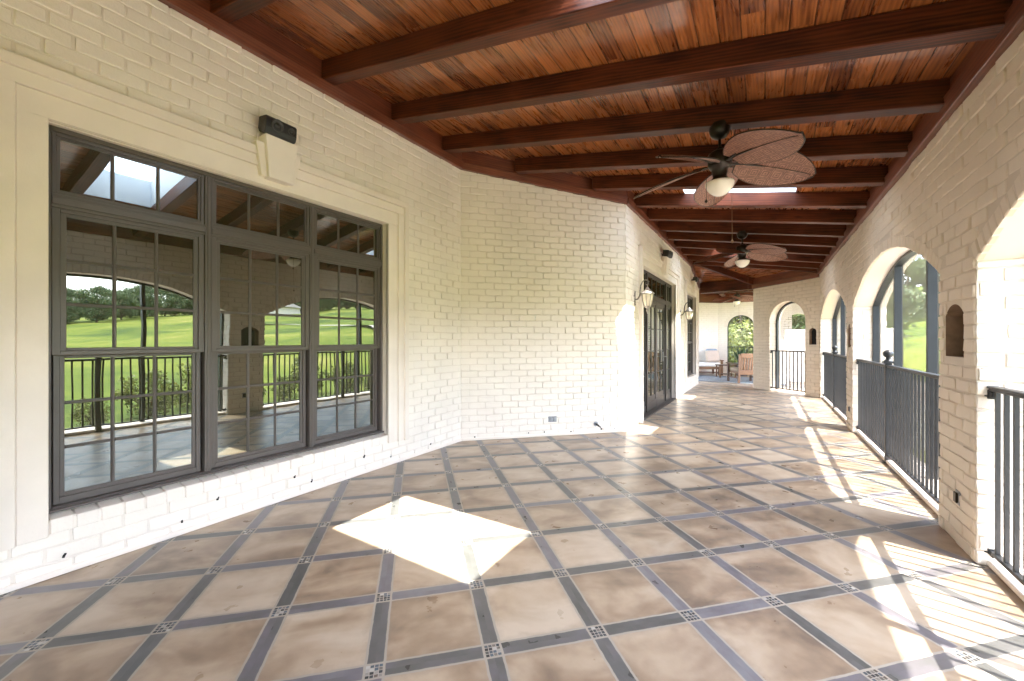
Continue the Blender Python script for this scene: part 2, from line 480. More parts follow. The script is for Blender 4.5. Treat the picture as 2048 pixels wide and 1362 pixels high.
def mat_grass():
    m, nt, b = mat('lawn')
    v = objnode(nt)
    n1 = noise(nt, v, .05, 6, .65); n2 = noise(nt, v, 2.2, 6, .75); n3 = noise(nt, v, 40.0, 3)
    f = mathn(nt, 'ADD', mathn(nt, 'MULTIPLY', n1.outputs[0], .55), mathn(nt, 'ADD', mathn(nt, 'MULTIPLY', n2.outputs[0], .25), mathn(nt, 'MULTIPLY', n3.outputs[0], .2)))
    col = ramp(nt, f, [(.42, (.045, .080, .015)), (.48, (.110, .150, .020)), (.53, (.155, .180, .024)), (.59, (.26, .245, .07))])
    nt.links.new(col, b.inputs['Base Color'])
    bump(nt, b, n3.outputs[0], .6, .03)
    setin(b, Roughness=.9)
    b.inputs['Specular IOR Level'].default_value = .1
    return m
M_grass = mat_grass()

def mat_leaf(name, c1, c2):
    m, nt, b = mat(name)
    v = objnode(nt)
    n1 = noise(nt, v, 1.7, 4); n2 = noise(nt, v, 14.0, 3)
    f = mathn(nt, 'ADD', mathn(nt, 'MULTIPLY', n1.outputs[0], .55), mathn(nt, 'MULTIPLY', n2.outputs[0], .45))
    nt.links.new(ramp(nt, f, [(.38, c1), (.62, c2)]), b.inputs['Base Color'])
    setin(b, Roughness=.55)
    tl = N(nt, 'ShaderNodeBsdfTranslucent')
    nt.links.new(ramp(nt, f, [(.38, c1), (.62, c2)]), tl.inputs['Color'])
    mx = N(nt, 'ShaderNodeMixShader'); mx.inputs[0].default_value = .35
    out = nt.nodes['Material Output']
    nt.links.new(b.outputs[0], mx.inputs[1]); nt.links.new(tl.outputs[0], mx.inputs[2]); nt.links.new(mx.outputs[0], out.inputs[0])
    return m
M_leaf1 = mat_leaf('leaves_mid', (.070, .112, .038), (.155, .205, .075))
M_leaf2 = mat_leaf('leaves_bright', (.09, .12, .022), (.22, .23, .06))
M_leaf3 = mat_leaf('leaves_deep', (.075, .120, .050), (.155, .215, .095))

def mat_rug():
    m, nt, b = mat('blue_woven_rug')
    uv = uvnode(nt)
    sep = N(nt, 'ShaderNodeSeparateXYZ'); nt.links.new(uv, sep.inputs[0])
    w = N(nt, 'ShaderNodeTexWave', wave_type='BANDS'); setin(w, Scale=1.6, Distortion=2.5, Detail=2.0); nt.links.new(uv, w.inputs['Vector'])
    nz = noise(nt, uv, 5.0, 3)
    f = mathn(nt, 'ADD', mathn(nt, 'MULTIPLY', w.outputs['Fac'], .6), mathn(nt, 'MULTIPLY', nz.outputs[0], .4))
    nt.links.new(ramp(nt, f, [(.40, (.07, .13, .21)), (.5, (.15, .24, .33)), (.58, (.55, .58, .58))]), b.inputs['Base Color'])
    setin(b, Roughness=.95)
    return m
M_rug = mat_rug()

# ------------------------------------------------------------------ camera, light, world
A = math.atan((1530 - 1024) / 817)
cam = bpy.data.cameras.new('camera'); camo = bpy.data.objects.new('camera', cam); COL.objects.link(camo)
camo.location = (0, 0, 1.3); camo.rotation_euler = (R(90), 0, A)
cam.sensor_fit = 'HORIZONTAL'; cam.sensor_width = 36; cam.lens = 817 / 2048 * 36
cam.shift_y = -1.5 / 2048
cam.clip_end = 3000; cam.clip_start = .02
scene.camera = camo

SUN_EL = R(64.0)
SH = Vector((-.984, .180, 0)).normalized()          # direction shadows fall on the floor
sd = -SH * math.cos(SUN_EL) + Vector((0, 0, 1)) * math.sin(SUN_EL)   # towards the sun
sun = bpy.data.lights.new('sun', 'SUN'); suno = bpy.data.objects.new('sun', sun); COL.objects.link(suno)
sun.energy = 2.05; sun.angle = R(.53); sun.color = (1.0, .955, .88)
suno.rotation_euler = sd.to_track_quat('Z', 'Y').to_euler()
suno.location = (8, -2, 20)

world = bpy.data.worlds.new('World'); scene.world = world; world.use_nodes = True
wt = world.node_tree
bg = wt.nodes['Background']
sky = N(wt, 'ShaderNodeTexSky'); sky.sky_type = 'NISHITA'; sky.sun_disc = False
sky.sun_elevation = SUN_EL
sky.sun_rotation = math.atan2(sd.x, sd.y)
sky.air_density = 1.0; sky.dust_density = 1.6; sky.ozone_density = 1.0
tc = N(wt, 'ShaderNodeTexCoord')
cl = noise(wt, mapping(wt, tc.outputs['Generated'], (1.6, 1.6, 4.0)), 2.0, 7, .55, .4)
cm = ramp(wt, cl.outputs[0], [(.43, (0, 0, 0)), (.60, (1, 1, 1))])
cb = N(wt, 'ShaderNodeRGBToBW'); wt.links.new(cm, cb.inputs[0])
skc = mix(wt, mathn(wt, 'MULTIPLY', cb.outputs[0], .75), sky.outputs[0], (8.5, 8.7, 9.0))
wt.links.new(skc, bg.inputs['Color'])
bg.inputs['Strength'].default_value = .15

scene.view_settings.view_transform = 'Standard'
scene.view_settings.look = 'None'
scene.view_settings.gamma = 1.0
scene.view_settings.exposure = 3.98
scene.render.engine = 'CYCLES'
cy = scene.cycles
cy.max_bounces = 10; cy.diffuse_bounces = 6; cy.glossy_bounces = 4; cy.transmission_bounces = 4; cy.transparent_max_bounces = 12
cy.caustics_reflective = False; cy.caustics_refractive = False
cy.sample_clamp_indirect = 3.0
cy.use_denoising = True
cy.use_adaptive_sampling = False
cy.use_guiding = False; cy.guiding_training_samples = 128; cy.use_surface_guiding = True; cy.use_volume_guiding = False

# ------------------------------------------------------------------ geometry constants
XW1, XW3, XA = -3.32, -1.68, 1.045
XAO = 1.40
Y12, Y23 = 4.11, 5.75
SL = .175
def zb(x): return 2.815 - SL * (x - 1.01)      # underside of beams
def zc(x): return zb(x) + .170                 # underside of boards
FA = -0.2379                                   # tile grid direction relative to the camera

# ------------------------------------------------------------------ floor
def floor_uv(x, y):
    # camera frame: r right, d forward
    r = x * math.cos(A) + y * math.sin(A); d = -x * math.sin(A) + y * math.cos(A)
    th, s, X0, Z0 = -.2301, .3636 * 1.3, -1.561 * 1.3, 1.338 * 1.3
    # A axis (cos th, -sin th), B axis (sin th, cos th)
    rr, dd = r - X0, d - Z0
    return ((rr * math.cos(th) - dd * math.sin(th)) / s, (rr * math.sin(th) + dd * math.cos(th)) / s)
def floor_poly(mb, pts, z=0.0, m=0):
    mb.face([(x, y, z) for x, y in pts], [floor_uv(x, y) for x, y in pts], m)
mb = MB()
floor_poly(mb, [(-3.6, -8), (1.42, -8), (1.42, 11.2), (-3.6, 11.2)])
floor_poly(mb, [(-5.5, 11.2), (4.2, 11.2), (4.2, 19.6), (-5.5, 19.6)])
for a, b_ in (((1.42, -8), (1.42, 11.2)), ((1.42, 11.2), (4.2, 11.2)), ((4.2, 11.2), (4.2, 19.6)), ((4.2, 19.6), (-5.5, 19.6))):
    mb.face([(*a, 0), (*a, -1.4), (*b_, -1.4), (*b_, 0)], m=1)
o = mb.build('porch_floor', [M_floor, M_brick]); tag(o, kind='structure')

# ------------------------------------------------------------------ wall builder (u along, z up, n = towards the porch)
def wall_mesh(mb, origin, ud, length, top, thick, openings=(), mface=0, msoffit=1, mjamb=0, mback=0, u0=0.0, seg=28, uvo=(0, 0), topf=None, recess=(), cap0=True, cap1=True):
    """front face passes through origin, towards ud (unit 2D); the body extends away from the porch (left normal given by nd)"""
    o = Vector((origin[0], origin[1], 0)); u = Vector((ud[0], ud[1], 0)); n = Vector((ud[1], -ud[0], 0)) * -1 if thick[1] > 0 else Vector((ud[1], -ud[0], 0))
    t = thick[0]
    def P(a, z, d): return o + u * a + Vector((0, 0, z)) + n * d
    tz = topf or (lambda a: top)
    def q(a0, z0, a1, z1, z0b=None, z1b=None, d=0, flip=False, m=mface):
        z0b = z0 if z0b is None else z0b; z1b = z1 if z1b is None else z1b
        pts = [P(a0, z0, d), P(a1, z0b, d), P(a1, z1b, d), P(a0, z1, d)]
        uv = [(a0 + uvo[0], z0 + uvo[1]), (a1 + uvo[0], z0b + uvo[1]), (a1 + uvo[0], z1b + uvo[1]), (a0 + uvo[0], z1 + uvo[1])]
        if flip: pts.reverse(); uv.reverse()
        mb.face(pts, uv, m)
    def arc(op, a):
        c, h, sill, spring, rise = op[:5]
        if rise <= 1e-6: return spring
        Rr = (h * h + rise * rise) / (2 * rise)
        return spring + rise - (Rr - math.sqrt(max(Rr * Rr - (a - c) ** 2, 0)))
    ops = sorted(openings, key=lambda p: p[0])
    for d, fl in ((0, False), (t, True)):
        cur = u0
        for op in ops:
            c, h, sill, spring, rise = op[:5]; dep = op[5] if len(op) > 5 else None
            if dep is not None and d > 0: continue
            q(cur, 0, c - h, tz(cur), None, tz(c - h), d, fl)
            if sill > 0: q(c - h, 0, c + h, sill, d=d, flip=fl)
            ns = seg if rise > 0 else 1
            for k in range(ns):
                a0 = c - h + 2 * h * k / ns; a1 = c - h + 2 * h * (k + 1) / ns
                q(a0, arc(op, a0), a1, tz(a0), arc(op, a1), tz(a1), d, fl)
            cur = c + h
        q(cur, 0, u0 + length, tz(cur), None, tz(u0 + length), d, fl)
    for op in ops:
        c, h, sill, spring, rise = op[:5]; dep = op[5] if len(op) > 5 else t
        for a, s_ in ((c - h, 1), (c + h, -1)):
            pts = [P(a, sill, 0), P(a, spring, 0), P(a, spring, dep), P(a, sill, dep)]
            uv = [(.05, sill + uvo[1]), (.05, spring + uvo[1]), (.05 + dep, spring + uvo[1]), (.05 + dep, sill + uvo[1])]
            if s_ < 0: pts.reverse(); uv.reverse()
            mb.face(pts, uv, 3 if len(op) > 5 else mjamb)
        ns = seg if rise > 0 else 1
        al = 0
        for k in range(ns):
            a0 = c - h + 2 * h * k / ns; a1 = c - h + 2 * h * (k + 1) / ns
            mb.face([P(a0, arc(op, a0), 0), P(a1, arc(op, a1), 0), P(a1, arc(op, a1), dep), P(a0, arc(op, a0), dep)], None, 3 if len(op) > 5 else msoffit)
        if sill > 0:
            mb.face([P(c + h, sill, 0), P(c - h, sill, 0), P(c - h, sill, dep), P(c + h, sill, dep)], None, 3 if len(op) > 5 else mface)
        if len(op) > 5:
            n2 = 10
            for k in range(n2):
                a0 = c - h + 2 * h * k / n2; a1 = c - h + 2 * h * (k + 1) / n2
                mb.face([P(a0, sill, dep), P(a1, sill, dep), P(a1, arc(op, a1), dep), P(a0, arc(op, a0), dep)], None, op[6])
    for a, en in ((u0, cap0), (u0 + length, cap1)):
        if en:
            mb.face([P(a, 0, 0), P(a, 0, t), P(a, tz(a), t), P(a, tz(a), 0)], [(0, 0), (t, 0), (t, tz(a)), (0, tz(a))], mface)
    mb.face([P(u0, tz(u0), 0), P(u0 + length, tz(u0 + length), 0), P(u0 + length, tz(u0 + length), t), P(u0, tz(u0), t)], None, mface)

def arch_ring(mb, origin, ud, nd, c, h, spring, rise, w=.105, bw=.072, proud=.006):
    """row of soldier bricks set round an arch, each jittered a little"""
    o = Vector((origin[0], origin[1], 0)); u = Vector((ud[0], ud[1], 0)); n = Vector((nd[0], nd[1], 0))
    Rr = (h * h + rise * rise) / (2 * rise); cz = spring + rise - Rr
    a_ = math.asin(min(1, h / Rr))
    if cz > spring: a_ = math.pi - a_
    cnt = int(2 * a_ * Rr / bw)
    for k in range(cnt):
        t0 = -a_ + 2 * a_ * (k + .06) / cnt; t1 = -a_ + 2 * a_ * (k + .94) / cnt
        r0 = Rr - random.uniform(.000, .007); r1 = Rr + w + random.uniform(-.008, .008)
        pr = proud * random.uniform(.4, 1.5)
        def P(t, r, d): return o + u * (c + r * math.sin(t)) + Vector((0, 0, cz + r * math.cos(t))) + n * d
        mb.hexa([P(t0, r0, .03), P(t1, r0, .03), P(t1, r1, .03), P(t0, r1, .03), P(t0, r0, -pr), P(t1, r0, -pr), P(t1, r1, -pr), P(t0, r1, -pr)])

BL, BH = .219, .0815
def lay_bricks(mb, origin, ud, nd, a0, a1, z0, z1, openings=(), topf=None, proud=.0088, seed=1, gap=.0105, m=4, edge0=0.0, edge1=0.0, shift=0.0):
    """running bond of separate pillow-edged painted bricks standing proud of the mortar plane"""
    rnd = random.Random(seed)
    o = Vector((origin[0], origin[1], 0)); u = Vector((ud[0], ud[1], 0)); n = Vector((nd[0], nd[1], 0))
    r0 = int(math.floor(z0 / BH)); r1 = int(math.ceil(z1 / BH))
    for r in range(r0, r1):
        za, zb_ = max(r * BH, z0), min((r + 1) * BH, z1)
        if zb_ - za < .03: continue
        free = [(a0, a1)]
        for op in openings:
            c, h, sill, spring, rise = op[:5]; w = op[7] if len(op) > 7 else (.105 if rise > .2 else .0)
            if zb_ <= sill + .02 or za >= spring + rise + w - .015: continue
            hh = h
            if rise > 0 and za > spring - .02:
                Rr = (h * h + rise * rise) / (2 * rise) + w
                dz = za + .02 - (spring + rise - Rr + w)
                hh = math.sqrt(max(Rr * Rr - dz * dz, 0)) if dz < Rr else 0
            if hh <= .01: continue
            nf = []
            for p, q in free:
                if q <= c - hh or p >= c + hh: nf.append((p, q)); continue
                if p < c - hh: nf.append((p, c - hh))
                if q > c + hh: nf.append((c + hh, q))
            free = nf
        offs = (.5 * BL if r % 2 else 0) + shift + rnd.uniform(-.012, .012)
        for p, q in free:
            k = math.floor((p - offs) / BL)
            while True:
                s0 = offs + k * BL; s1 = s0 + BL; k += 1
                if s0 >= q - .001: break
                e0, e1 = max(s0, p), min(s1, q)
                if e1 - e0 < .035: continue
                zt_ = zb_
                if topf: zt_ = min(zb_, topf((e0 + e1) / 2))
                if zt_ - za < .03: continue
                g0 = gap * rnd.uniform(.6, 1.4); g1 = gap * rnd.uniform(.6, 1.4)
                if e0 == a0: g0 = -edge0
                if e1 == a1: g1 = -edge1
                x0, x1 = e0 + g0 / 2, e1 - g1 / 2
                y0, y1 = za + gap * rnd.uniform(.25, .75), zt_ - gap * rnd.uniform(.25, .75)
                tl = rnd.uniform(-.0028, .0028); pr = proud * rnd.uniform(.35, 1.5); px_, pz_ = rnd.uniform(-.003, .003), rnd.uniform(-.002, .002)
                nl = 4 if x1 - x0 > .12 else 2
                pts = []
                for i in range(nl): pts.append((x0 + (x1 - x0) * (i + .0) / nl, y0))
                pts.append((x1, y0)); pts.append((x1, (y0 + y1) / 2))
                for i in range(nl): pts.append((x1 - (x1 - x0) * i / nl, y1))
                pts.append((x0, y1)); pts.append((x0, (y0 + y1) / 2))
                cxx, cyy = (x0 + x1) / 2, (y0 + y1) / 2
                pts = [(x + rnd.uniform(-.0022, .0022), y + rnd.uniform(-.0028, .0028) + tl * (x - cxx) / BL * 2) for x, y in pts]
                def ring(inset, d):
                    out = []
                    for x, y in pts:
                        ix = x - math.copysign(min(inset, abs(x - cxx)), x - cxx); iy = y - math.copysign(min(inset, abs(y - cyy)), y - cyy)
                        dd = d + (px_ * (x - cxx) / BL * 2 + pz_ * (y - cyy) / BH * 2 if d > 0 else 0)
                        out.append(o + u * ix + Vector((0, 0, iy)) + n * dd)
                    return out
                R0, R1, R2 = ring(0, -.002), ring(.0010, pr * .72), ring(.0042, pr)
                base = len(mb.v); K = len(pts)
                for rr in (R0, R1, R2): mb.v.extend(tuple(v) for v in rr)
                for a in range(2):
                    for i in range(K):
                        i2 = (i + 1) % K
                        mb.f.append((base + a * K + i, base + a * K + i2, base + (a + 1) * K + i2, base + (a + 1) * K + i)); mb.uv.extend([(0, 0)] * 4); mb.mi.append(m); mb.sm.append(True)
                mb.f.append(tuple(base + 2 * K + i for i in range(K))); mb.uv.extend([(0, 0)] * K); mb.mi.append(m); mb.sm.append(False)

# ------------------------------------------------------------------ ARCADE
arc = world_thing('arcade_wall', 'long cream painted brick wall with a row of open arches along the porch', 'arcade wall', (XA, 3.7, 0))
S1, RI = 1.757, .46
bays = [(-2.2, 1.665), (1.775, 1.665), (5.70, 1.685), (9.58, 1.72)]
ops = [(c, h, 0, S1, RI) for c, h in bays]
def nic(c, hw=.15): return (c, hw, 1.19, 1.46, .07, .15, 2)
ops += [nic(-.22), nic(3.765), nic(7.62, .12)]
mb = MB()
# ud along +Y; body towards +X
wall_mesh(mb, (XA, 0), (0, 1), 19.42, 2.90, (XAO - XA, -1), ops, u0=-8.0, msoffit=1, mjamb=6, uvo=(.03, .012))
# angled end wall (wall 5)
s2 = math.sqrt(.5)
C5 = (XA, 11.40)
ops5 = [(.85, .50, 0, 1.78, .46), (.17, .085, 1.19, 1.49, .08, .07, 2)]
L5 = 1.85
mbw5 = MB()
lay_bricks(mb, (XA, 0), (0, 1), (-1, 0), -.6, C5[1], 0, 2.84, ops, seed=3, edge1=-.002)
for c, h in bays[1:]:
    for a, sg in ((c + h, -1), (c - h, 1)):       # jamb faces of every pier
        lay_bricks(mb, (XA, a), (1, 0), (0, sg), -.0, .21, 0, S1, (), seed=int(a * 10), edge0=.003, shift=.105, m=5)  # sunlit jambs in plain cream beside the shade-toned faces
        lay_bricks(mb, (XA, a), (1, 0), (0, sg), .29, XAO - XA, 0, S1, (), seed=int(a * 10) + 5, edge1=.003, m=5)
o = mb.build('wall', [M_mortar_shade, M_plaster, M_hole, M_niche, M_brick_shade, M_brick, M_mortar], arc)
mb = MB()
for c, h in bays[1:]:
    arch_ring(mb, (XA, 0), (0, 1), (1, 0), c, h, S1, RI)
o = mb.build('arch_ring', [M_brick_shade], arc, bevel=.006)

w5 = world_thing('angled_arch_wall', 'angled cream brick wall with one narrow round arch at the far end of the porch', 'arch wall', (C5[0] - .6, C5[1] + .6, 0))
mb = MB()
# direction from corner to the far left: (-s2, s2); body away from the camera: towards (+,+)
wall_mesh(mb, C5, (-s2, s2), L5, 2.90, (.34, -1), ops5, uvo=(.11, .012))
lay_bricks(mb, C5, (-s2, s2), (-s2, -s2), 0, L5, 0, 2.80, ops5, seed=8, edge1=.002)
for a, sg in ((.35, 1), (1.35, -1)):
    lay_bricks(mb, (C5[0] - s2 * a, C5[1] + s2 * a), (s2, s2), (-s2 * sg, s2 * sg), 0, .2, 0, 1.78, (), seed=21, shift=.1)
mb.build('wall', [M_mortar_shade, M_plaster, M_hole, M_niche, M_brick_shade], w5)
mb = MB(); arch_ring(mb, C5, (-s2, s2), (s2, s2), .85, .50, 1.78, .46, proud=.004)
mb.build('arch_ring', [M_brick_shade], w5, bevel=.005)

# curb along the arcade bottom (white sill under the railings)
mb = MB()
for c, h in bays:
    mb.box((1.083, c - h + .004, .003), (XAO - .01, c + h - .004, .035))
mb.build('sill', [M_plaster], arc, bevel=.006)

# ------------------------------------------------------------------ screens in the arches
def arch_profile(c, h, spring, rise, z0=0.0, n=28):
    Rr = (h * h + rise * rise) / (2 * rise); cz = spring + rise - Rr
    pts = [(c - h, z0)]
    for k in range(n + 1):
        a = c - h + 2 * h * k / n
        pts.append((a, cz + math.sqrt(max(Rr * Rr - (a - c) ** 2, 0))))
    pts.append((c + h, z0))
    return pts
def arcz(c, h, spring, rise, a):
    Rr = (h * h + rise * rise) / (2 * rise)
    return spring + rise - Rr + math.sqrt(max(Rr * Rr - (a - c) ** 2, 0))
def make_screen(origin, ud, nd, c, h, spring, rise, d0, d1, label, mull=2, group='insect screens filling the arches', fw=.035, name='screen_panel'):
    o = Vector((origin[0], origin[1], 0)); u = Vector((ud[0], ud[1], 0)); n = Vector((nd[0], nd[1], 0))
    base = o + u * c + n * d0
    t = world_thing(name, label, 'screen', tuple(base), group)
    def P(a, z, d): return o + u * a + Vector((0, 0, z)) + n * d
    outer = arch_profile(c, h - .002, spring, rise - .002, .036); inner = arch_profile(c, h - fw, spring, rise - fw * .9, .036)
    mb = MB()
    for k in range(len(outer) - 1):
        (a0, z0), (a1, z1) = outer[k], outer[k + 1]; (b0, y0), (b1, y1) = inner[k], inner[k + 1]
        mb.hexa([P(a0, z0, d0), P(b0, y0, d0), P(b0, y0, d1), P(a0, z0, d1), P(a1, z1, d0), P(b1, y1, d0), P(b1, y1, d1), P(a1, z1, d1)])
    mb.build('frame', M_screenframe, t)
    for k in range(mull):
        a = c + (k - (mull - 1) / 2) * (2 * h / (mull + 1)) + .03
        mb = MB(); w = .022
        za, zbb = arcz(c, h - fw, spring, rise - fw * .9, a - w), arcz(c, h - fw, spring, rise - fw * .9, a + w)
        mb.hexa([P(a - w, .036, d0), P(a + w, .036, d0), P(a + w, .036, d1), P(a - w, .036, d1), P(a - w, za, d0), P(a + w, zbb, d0), P(a + w, zbb, d1), P(a - w, za, d1)])
        mb.build('mullion', M_screenframe, t)
    mb = MB(); dm = d1 - .012
    for k in range(1, len(inner) - 2):
        (a0, z0), (a1, z1) = inner[k], inner[k + 1]
        mb.face([P(a0, .04, dm), P(a1, .04, dm), P(a1, z1, dm), P(a0, z0, dm)])
    mb.build('mesh', M_screen, t)
    return t
labs = ['insect screen with dark mullions filling the arch behind the camera', 'dark framed insect screen filling the near arch cut off at right edge',
        'dark framed insect screen with two mullions in the large middle arch', 'dark framed insect screen in the narrow looking far arch of the long wall']
for (c, h), lb in zip(bays, labs):
    make_screen((XA, 0), (0, 1), (1, 0), c, h, S1, RI, .212, .287, lb)

# ------------------------------------------------------------------ railings
def make_rail(origin, ud, nd, a0, a1, d, label, post=None, group='black iron railings across the arches', spacing=.1, bz=.075):
    """origin + ud*a ; d = depth in nd direction"""
    o = Vector((origin[0], origin[1], 0)); u = Vector((ud[0], ud[1], 0)); n = Vector((nd[0], nd[1], 0))
    base = o + u * ((a0 + a1) / 2) + n * d
    ang = math.atan2(u.y, u.x)
    t = thing('railing', label, 'railing', tuple(base), ang, group)
    L = a1 - a0; hl = L / 2
    # local x along the rail, local y across
    def lb(mbx, x0, x1, y, z0, z1): mbx.box((x0, -y, z0), (x1, y, z1))
    mb = MB(); lb(mb, -hl, hl, .024, 1.022, 1.036); lb(mb, -hl, hl, .016, 1.006, 1.0215)
    mb.build('top_rail', M_iron, t, bevel=.003)
    mb = MB(); lb(mb, -hl + .02, hl - .02, .016, bz, bz + .022)
    mb.build('bottom_rail', M_iron, t, bevel=.002)
    mb = MB(); lb(mb, -.009, .009, .009, bz + .0225, 1.0055)
    first = None
    nb = int((L - .06) / spacing)
    for k in range(nb + 1):
        x = -hl + (L - nb * spacing) / 2 + k * spacing
        if post is not None and abs(x - (post - (a0 + a1) / 2)) < .045: continue
        if first is None:
            first = mb.build('baluster', M_iron, t)
            first.location = (x, 0, 0)
        else:
            c = first.copy(); COL.objects.link(c); c.parent = t; c.location = (x, 0, 0)
    if post is not None:
        x = post - (a0 + a1) / 2
        mb = MB(); mb.box((x - .028, -.028, .012), (x + .028, .028, 1.05)); mb.box((x - .045, -.045, .002), (x + .045, .045, .0118))
        p = mb.build('post', M_iron, t, bevel=.004)
        mb = MB(); mb.box((x - .042, -.042, 1.0505), (x + .042, .042, 1.072))
        mb.lathe([(.036, 1.0725), (.034, 1.080), (.026, 1.088), (.020, 1.096), (.022, 1.100), (.024, 1.104), (.022, 1.108)] + [(max(.0, .044 * math.sin(t)), 1.150 - .044 * math.cos(t)) for t in [.45 + (math.pi - .45) * k / 12 for k in range(13)]], (x, 0, 0), 20)
        mb.build('ball_finial', M_iron, p)
    for x, sx in ((-hl, 1), (hl, -1)):
        for z in (.995, .085):
            mb = MB()
            mb.box((x - .0 * sx, -.022, z - .035), (x + .012 * sx, .022, z + .02))
            mb.box((x + .0125 * sx, -.016, z - .022), (x + .045 * sx, .016, z + .008))
            mb.box((x, -.032, z - .022), (x + .006 * sx, .032, z + .004))
            mb.build('wall_bracket', M_iron, t, bevel=.004)
    return t
DR = .062
make_rail((XA, 0), (0, 1), (1, 0), bays[0][0] - bays[0][1], bays[0][0] + bays[0][1], DR, 'iron railing with ball finial post behind the camera', bays[0][0] + .05)
make_rail((XA, 0), (0, 1), (1, 0), bays[1][0] - bays[1][1], bays[1][0] + bays[1][1], DR, 'nearest iron railing, bracketed to the white jamb at right edge', bays[1][0] + .05)
make_rail((XA, 0), (0, 1), (1, 0), bays[2][0] - bays[2][1], bays[2][0] + bays[2][1], DR, 'iron railing with large ball finial post in the big middle arch', bays[2][0] + .06)
make_rail((XA, 0), (0, 1), (1, 0), bays[3][0] - bays[3][1], bays[3][0] + bays[3][1], DR, 'iron railing with small looking ball finial post in the far arch of the long wall', bays[3][0] + .06)
make_rail(C5, (-s2, s2), (s2, s2), .35, 1.35, .05, 'short black iron rail across the narrow arch of the angled wall')

# low junction covers on the piers
def cover_plate(name, label, cat, loc, rz, parts, group=None):
    t = thing(name, label, cat, loc, rz, group)
    return t
for i, (y, lb) in enumerate(((3.69, 'small weathered metal outlet cover low on the near pier'), (7.58, 'small metal outlet cover low on the second pier'))):
    t = thing('outlet_cover', lb, 'outlet cover', (XA, y, .30), R(-90), 'metal outlet covers low on the piers')
    # local y axis points to -X? use local: x along wall, y out of the wall (towards porch = -X)
    mb = MB(); mb.box((-.032, -.010, -.045), (.032, 0, .045)); mb.build('back_plate', M_greymetal, t, bevel=.004)
    mb = MB(); mb.box((-.024, -.022, -.034), (.024, -.0105, .034)); mb.build('flip_lid', M_bronze, t, bevel=.006)

# ------------------------------------------------------------------ HOUSE
house = world_thing('house', 'cream painted brick house wall with tall dark framed windows along the porch', 'house', (XW1, 1.8, 0))
# --- wall 1
W1 = dict(y0=.56, y1=2.912, z0=.312, z1=2.50)
def zt1(a): return 3.70
mb = MB()
L1 = 8.0 + Y12
wall_mesh(mb, (XW1, 0), (0, 1), L1, 3.72, (.30, 1), [((W1['y0'] + W1['y1']) / 2, (W1['y1'] - W1['y0']) / 2, W1['z0'], W1['z1'], 0)], u0=-8.0, uvo=(.07, .03), msoffit=1, mjamb=1, cap1=False)
# --- wall 2 (45 deg), sloping top
LW2 = (Y23 - Y12) * math.sqrt(2)
wall_mesh(mb, (XW1, Y12), (s2, s2), LW2, 3.7, (.30, 1), [], uvo=(.16, .03), topf=lambda a: 3.70 - SL * a * s2, cap0=False, cap1=False)
# --- wall 3
D3 = dict(y0=6.70, y1=9.52, z0=.0, z1=2.50)
W4 = dict(y0=10.95, y1=12.60, z0=.312, z1=2.50)
X3END = 13.12
wall_mesh(mb, (XW3, 0), (0, 1), X3END - Y23, 3.40, (.30, 1), [((D3['y0'] + D3['y1']) / 2, (D3['y1'] - D3['y0']) / 2, 0, D3['z1'], 0), ((W4['y0'] + W4['y1']) / 2, (W4['y1'] - W4['y0']) / 2, W4['z0'], W4['z1'], 0)],
          u0=Y23, uvo=(.02, .03), msoffit=1, mjamb=1, cap0=False)
# return behind the corner and the far pale wall
wall_mesh(mb, (XW3, X3END), (-1, 0), 2.6, 3.4, (.28, 1), [])
lay_bricks(mb, (XW1, 0), (0, 1), (1, 0), -1.2, Y12, 0, 3.52, [(1.736, 1.40, .24, 2.76, 0)], seed=11, edge1=-.004)
lay_bricks(mb, (XW1, Y12), (s2, s2), (s2, -s2), 0, LW2, 0, 3.52, (), topf=lambda a: 3.50 - SL * a * s2, seed=12, edge0=-.004, edge1=.002)
lay_bricks(mb, (XW3, 0), (0, 1), (1, 0), Y23, X3END, 0, 3.28, [(8.11, 1.63, 0, 2.76, 0), (11.775, 1.05, .25, 2.76, 0)], seed=13, edge0=.002)
# weep holes along the first mortar lines
for y, z in ((.62, .10), (1.16, .085), (1.37, .17), (1.93, .165), (2.08, .085), (2.62, .165), (2.95, .09), (3.55, .085)):
    w = random.uniform(.004, .007); hh = random.uniform(.007, .015); M_ = Matrix.Translation((XW1, y, z)) @ Matrix.Rotation(random.uniform(-.35, .35), 4, 'X')
    mb.box((-.01, -w, -hh), (.0102, w, hh * .4), m=2, M=M_); mb.box((-.01, -w * .5, hh * .38), (.0106, w * 1.2, hh), m=2, M=M_)
for a in (.18, .9, 1.12, 1.5, 1.95, 2.15):
    w = random.uniform(.004, .008); hh = random.uniform(.006, .013); z = random.choice((.045, .06))
    M_ = Matrix.Translation((XW1, Y12, 0)) @ Matrix.Rotation(R(45), 4, 'Z')
    mb.box((a - w, -.0135, z - hh), (a + w, .01, z + hh), m=2, M=M_)
mb.build('wall', [M_mortar, M_plaster, M_hole, M_niche, M_brick], house)
# painted curb strip where wall meets tile
mb = MB()
mb.box((XW1 - .01, -8, .001), (XW1 + .022, Y12 + .0, .036))
M_ = Matrix.Translation((XW1, Y12, 0)) @ Matrix.Rotation(R(45), 4, 'Z')
mb.box((.0, -.022, .0012), (LW2 + .01, .01, .037), M=M_)
mb.box((XW3 - .01, Y23, .001), (XW3 + .020, 6.36, .035))
mb.box((XW3 - .01, 9.88, .001), (XW3 + .020, 10.4, .035))
mb.box((XW3 - .01, 10.42, .001), (XW3 + .024, X3END, .05))
mb.build('skirting', M_plaster, house, bevel=.006)

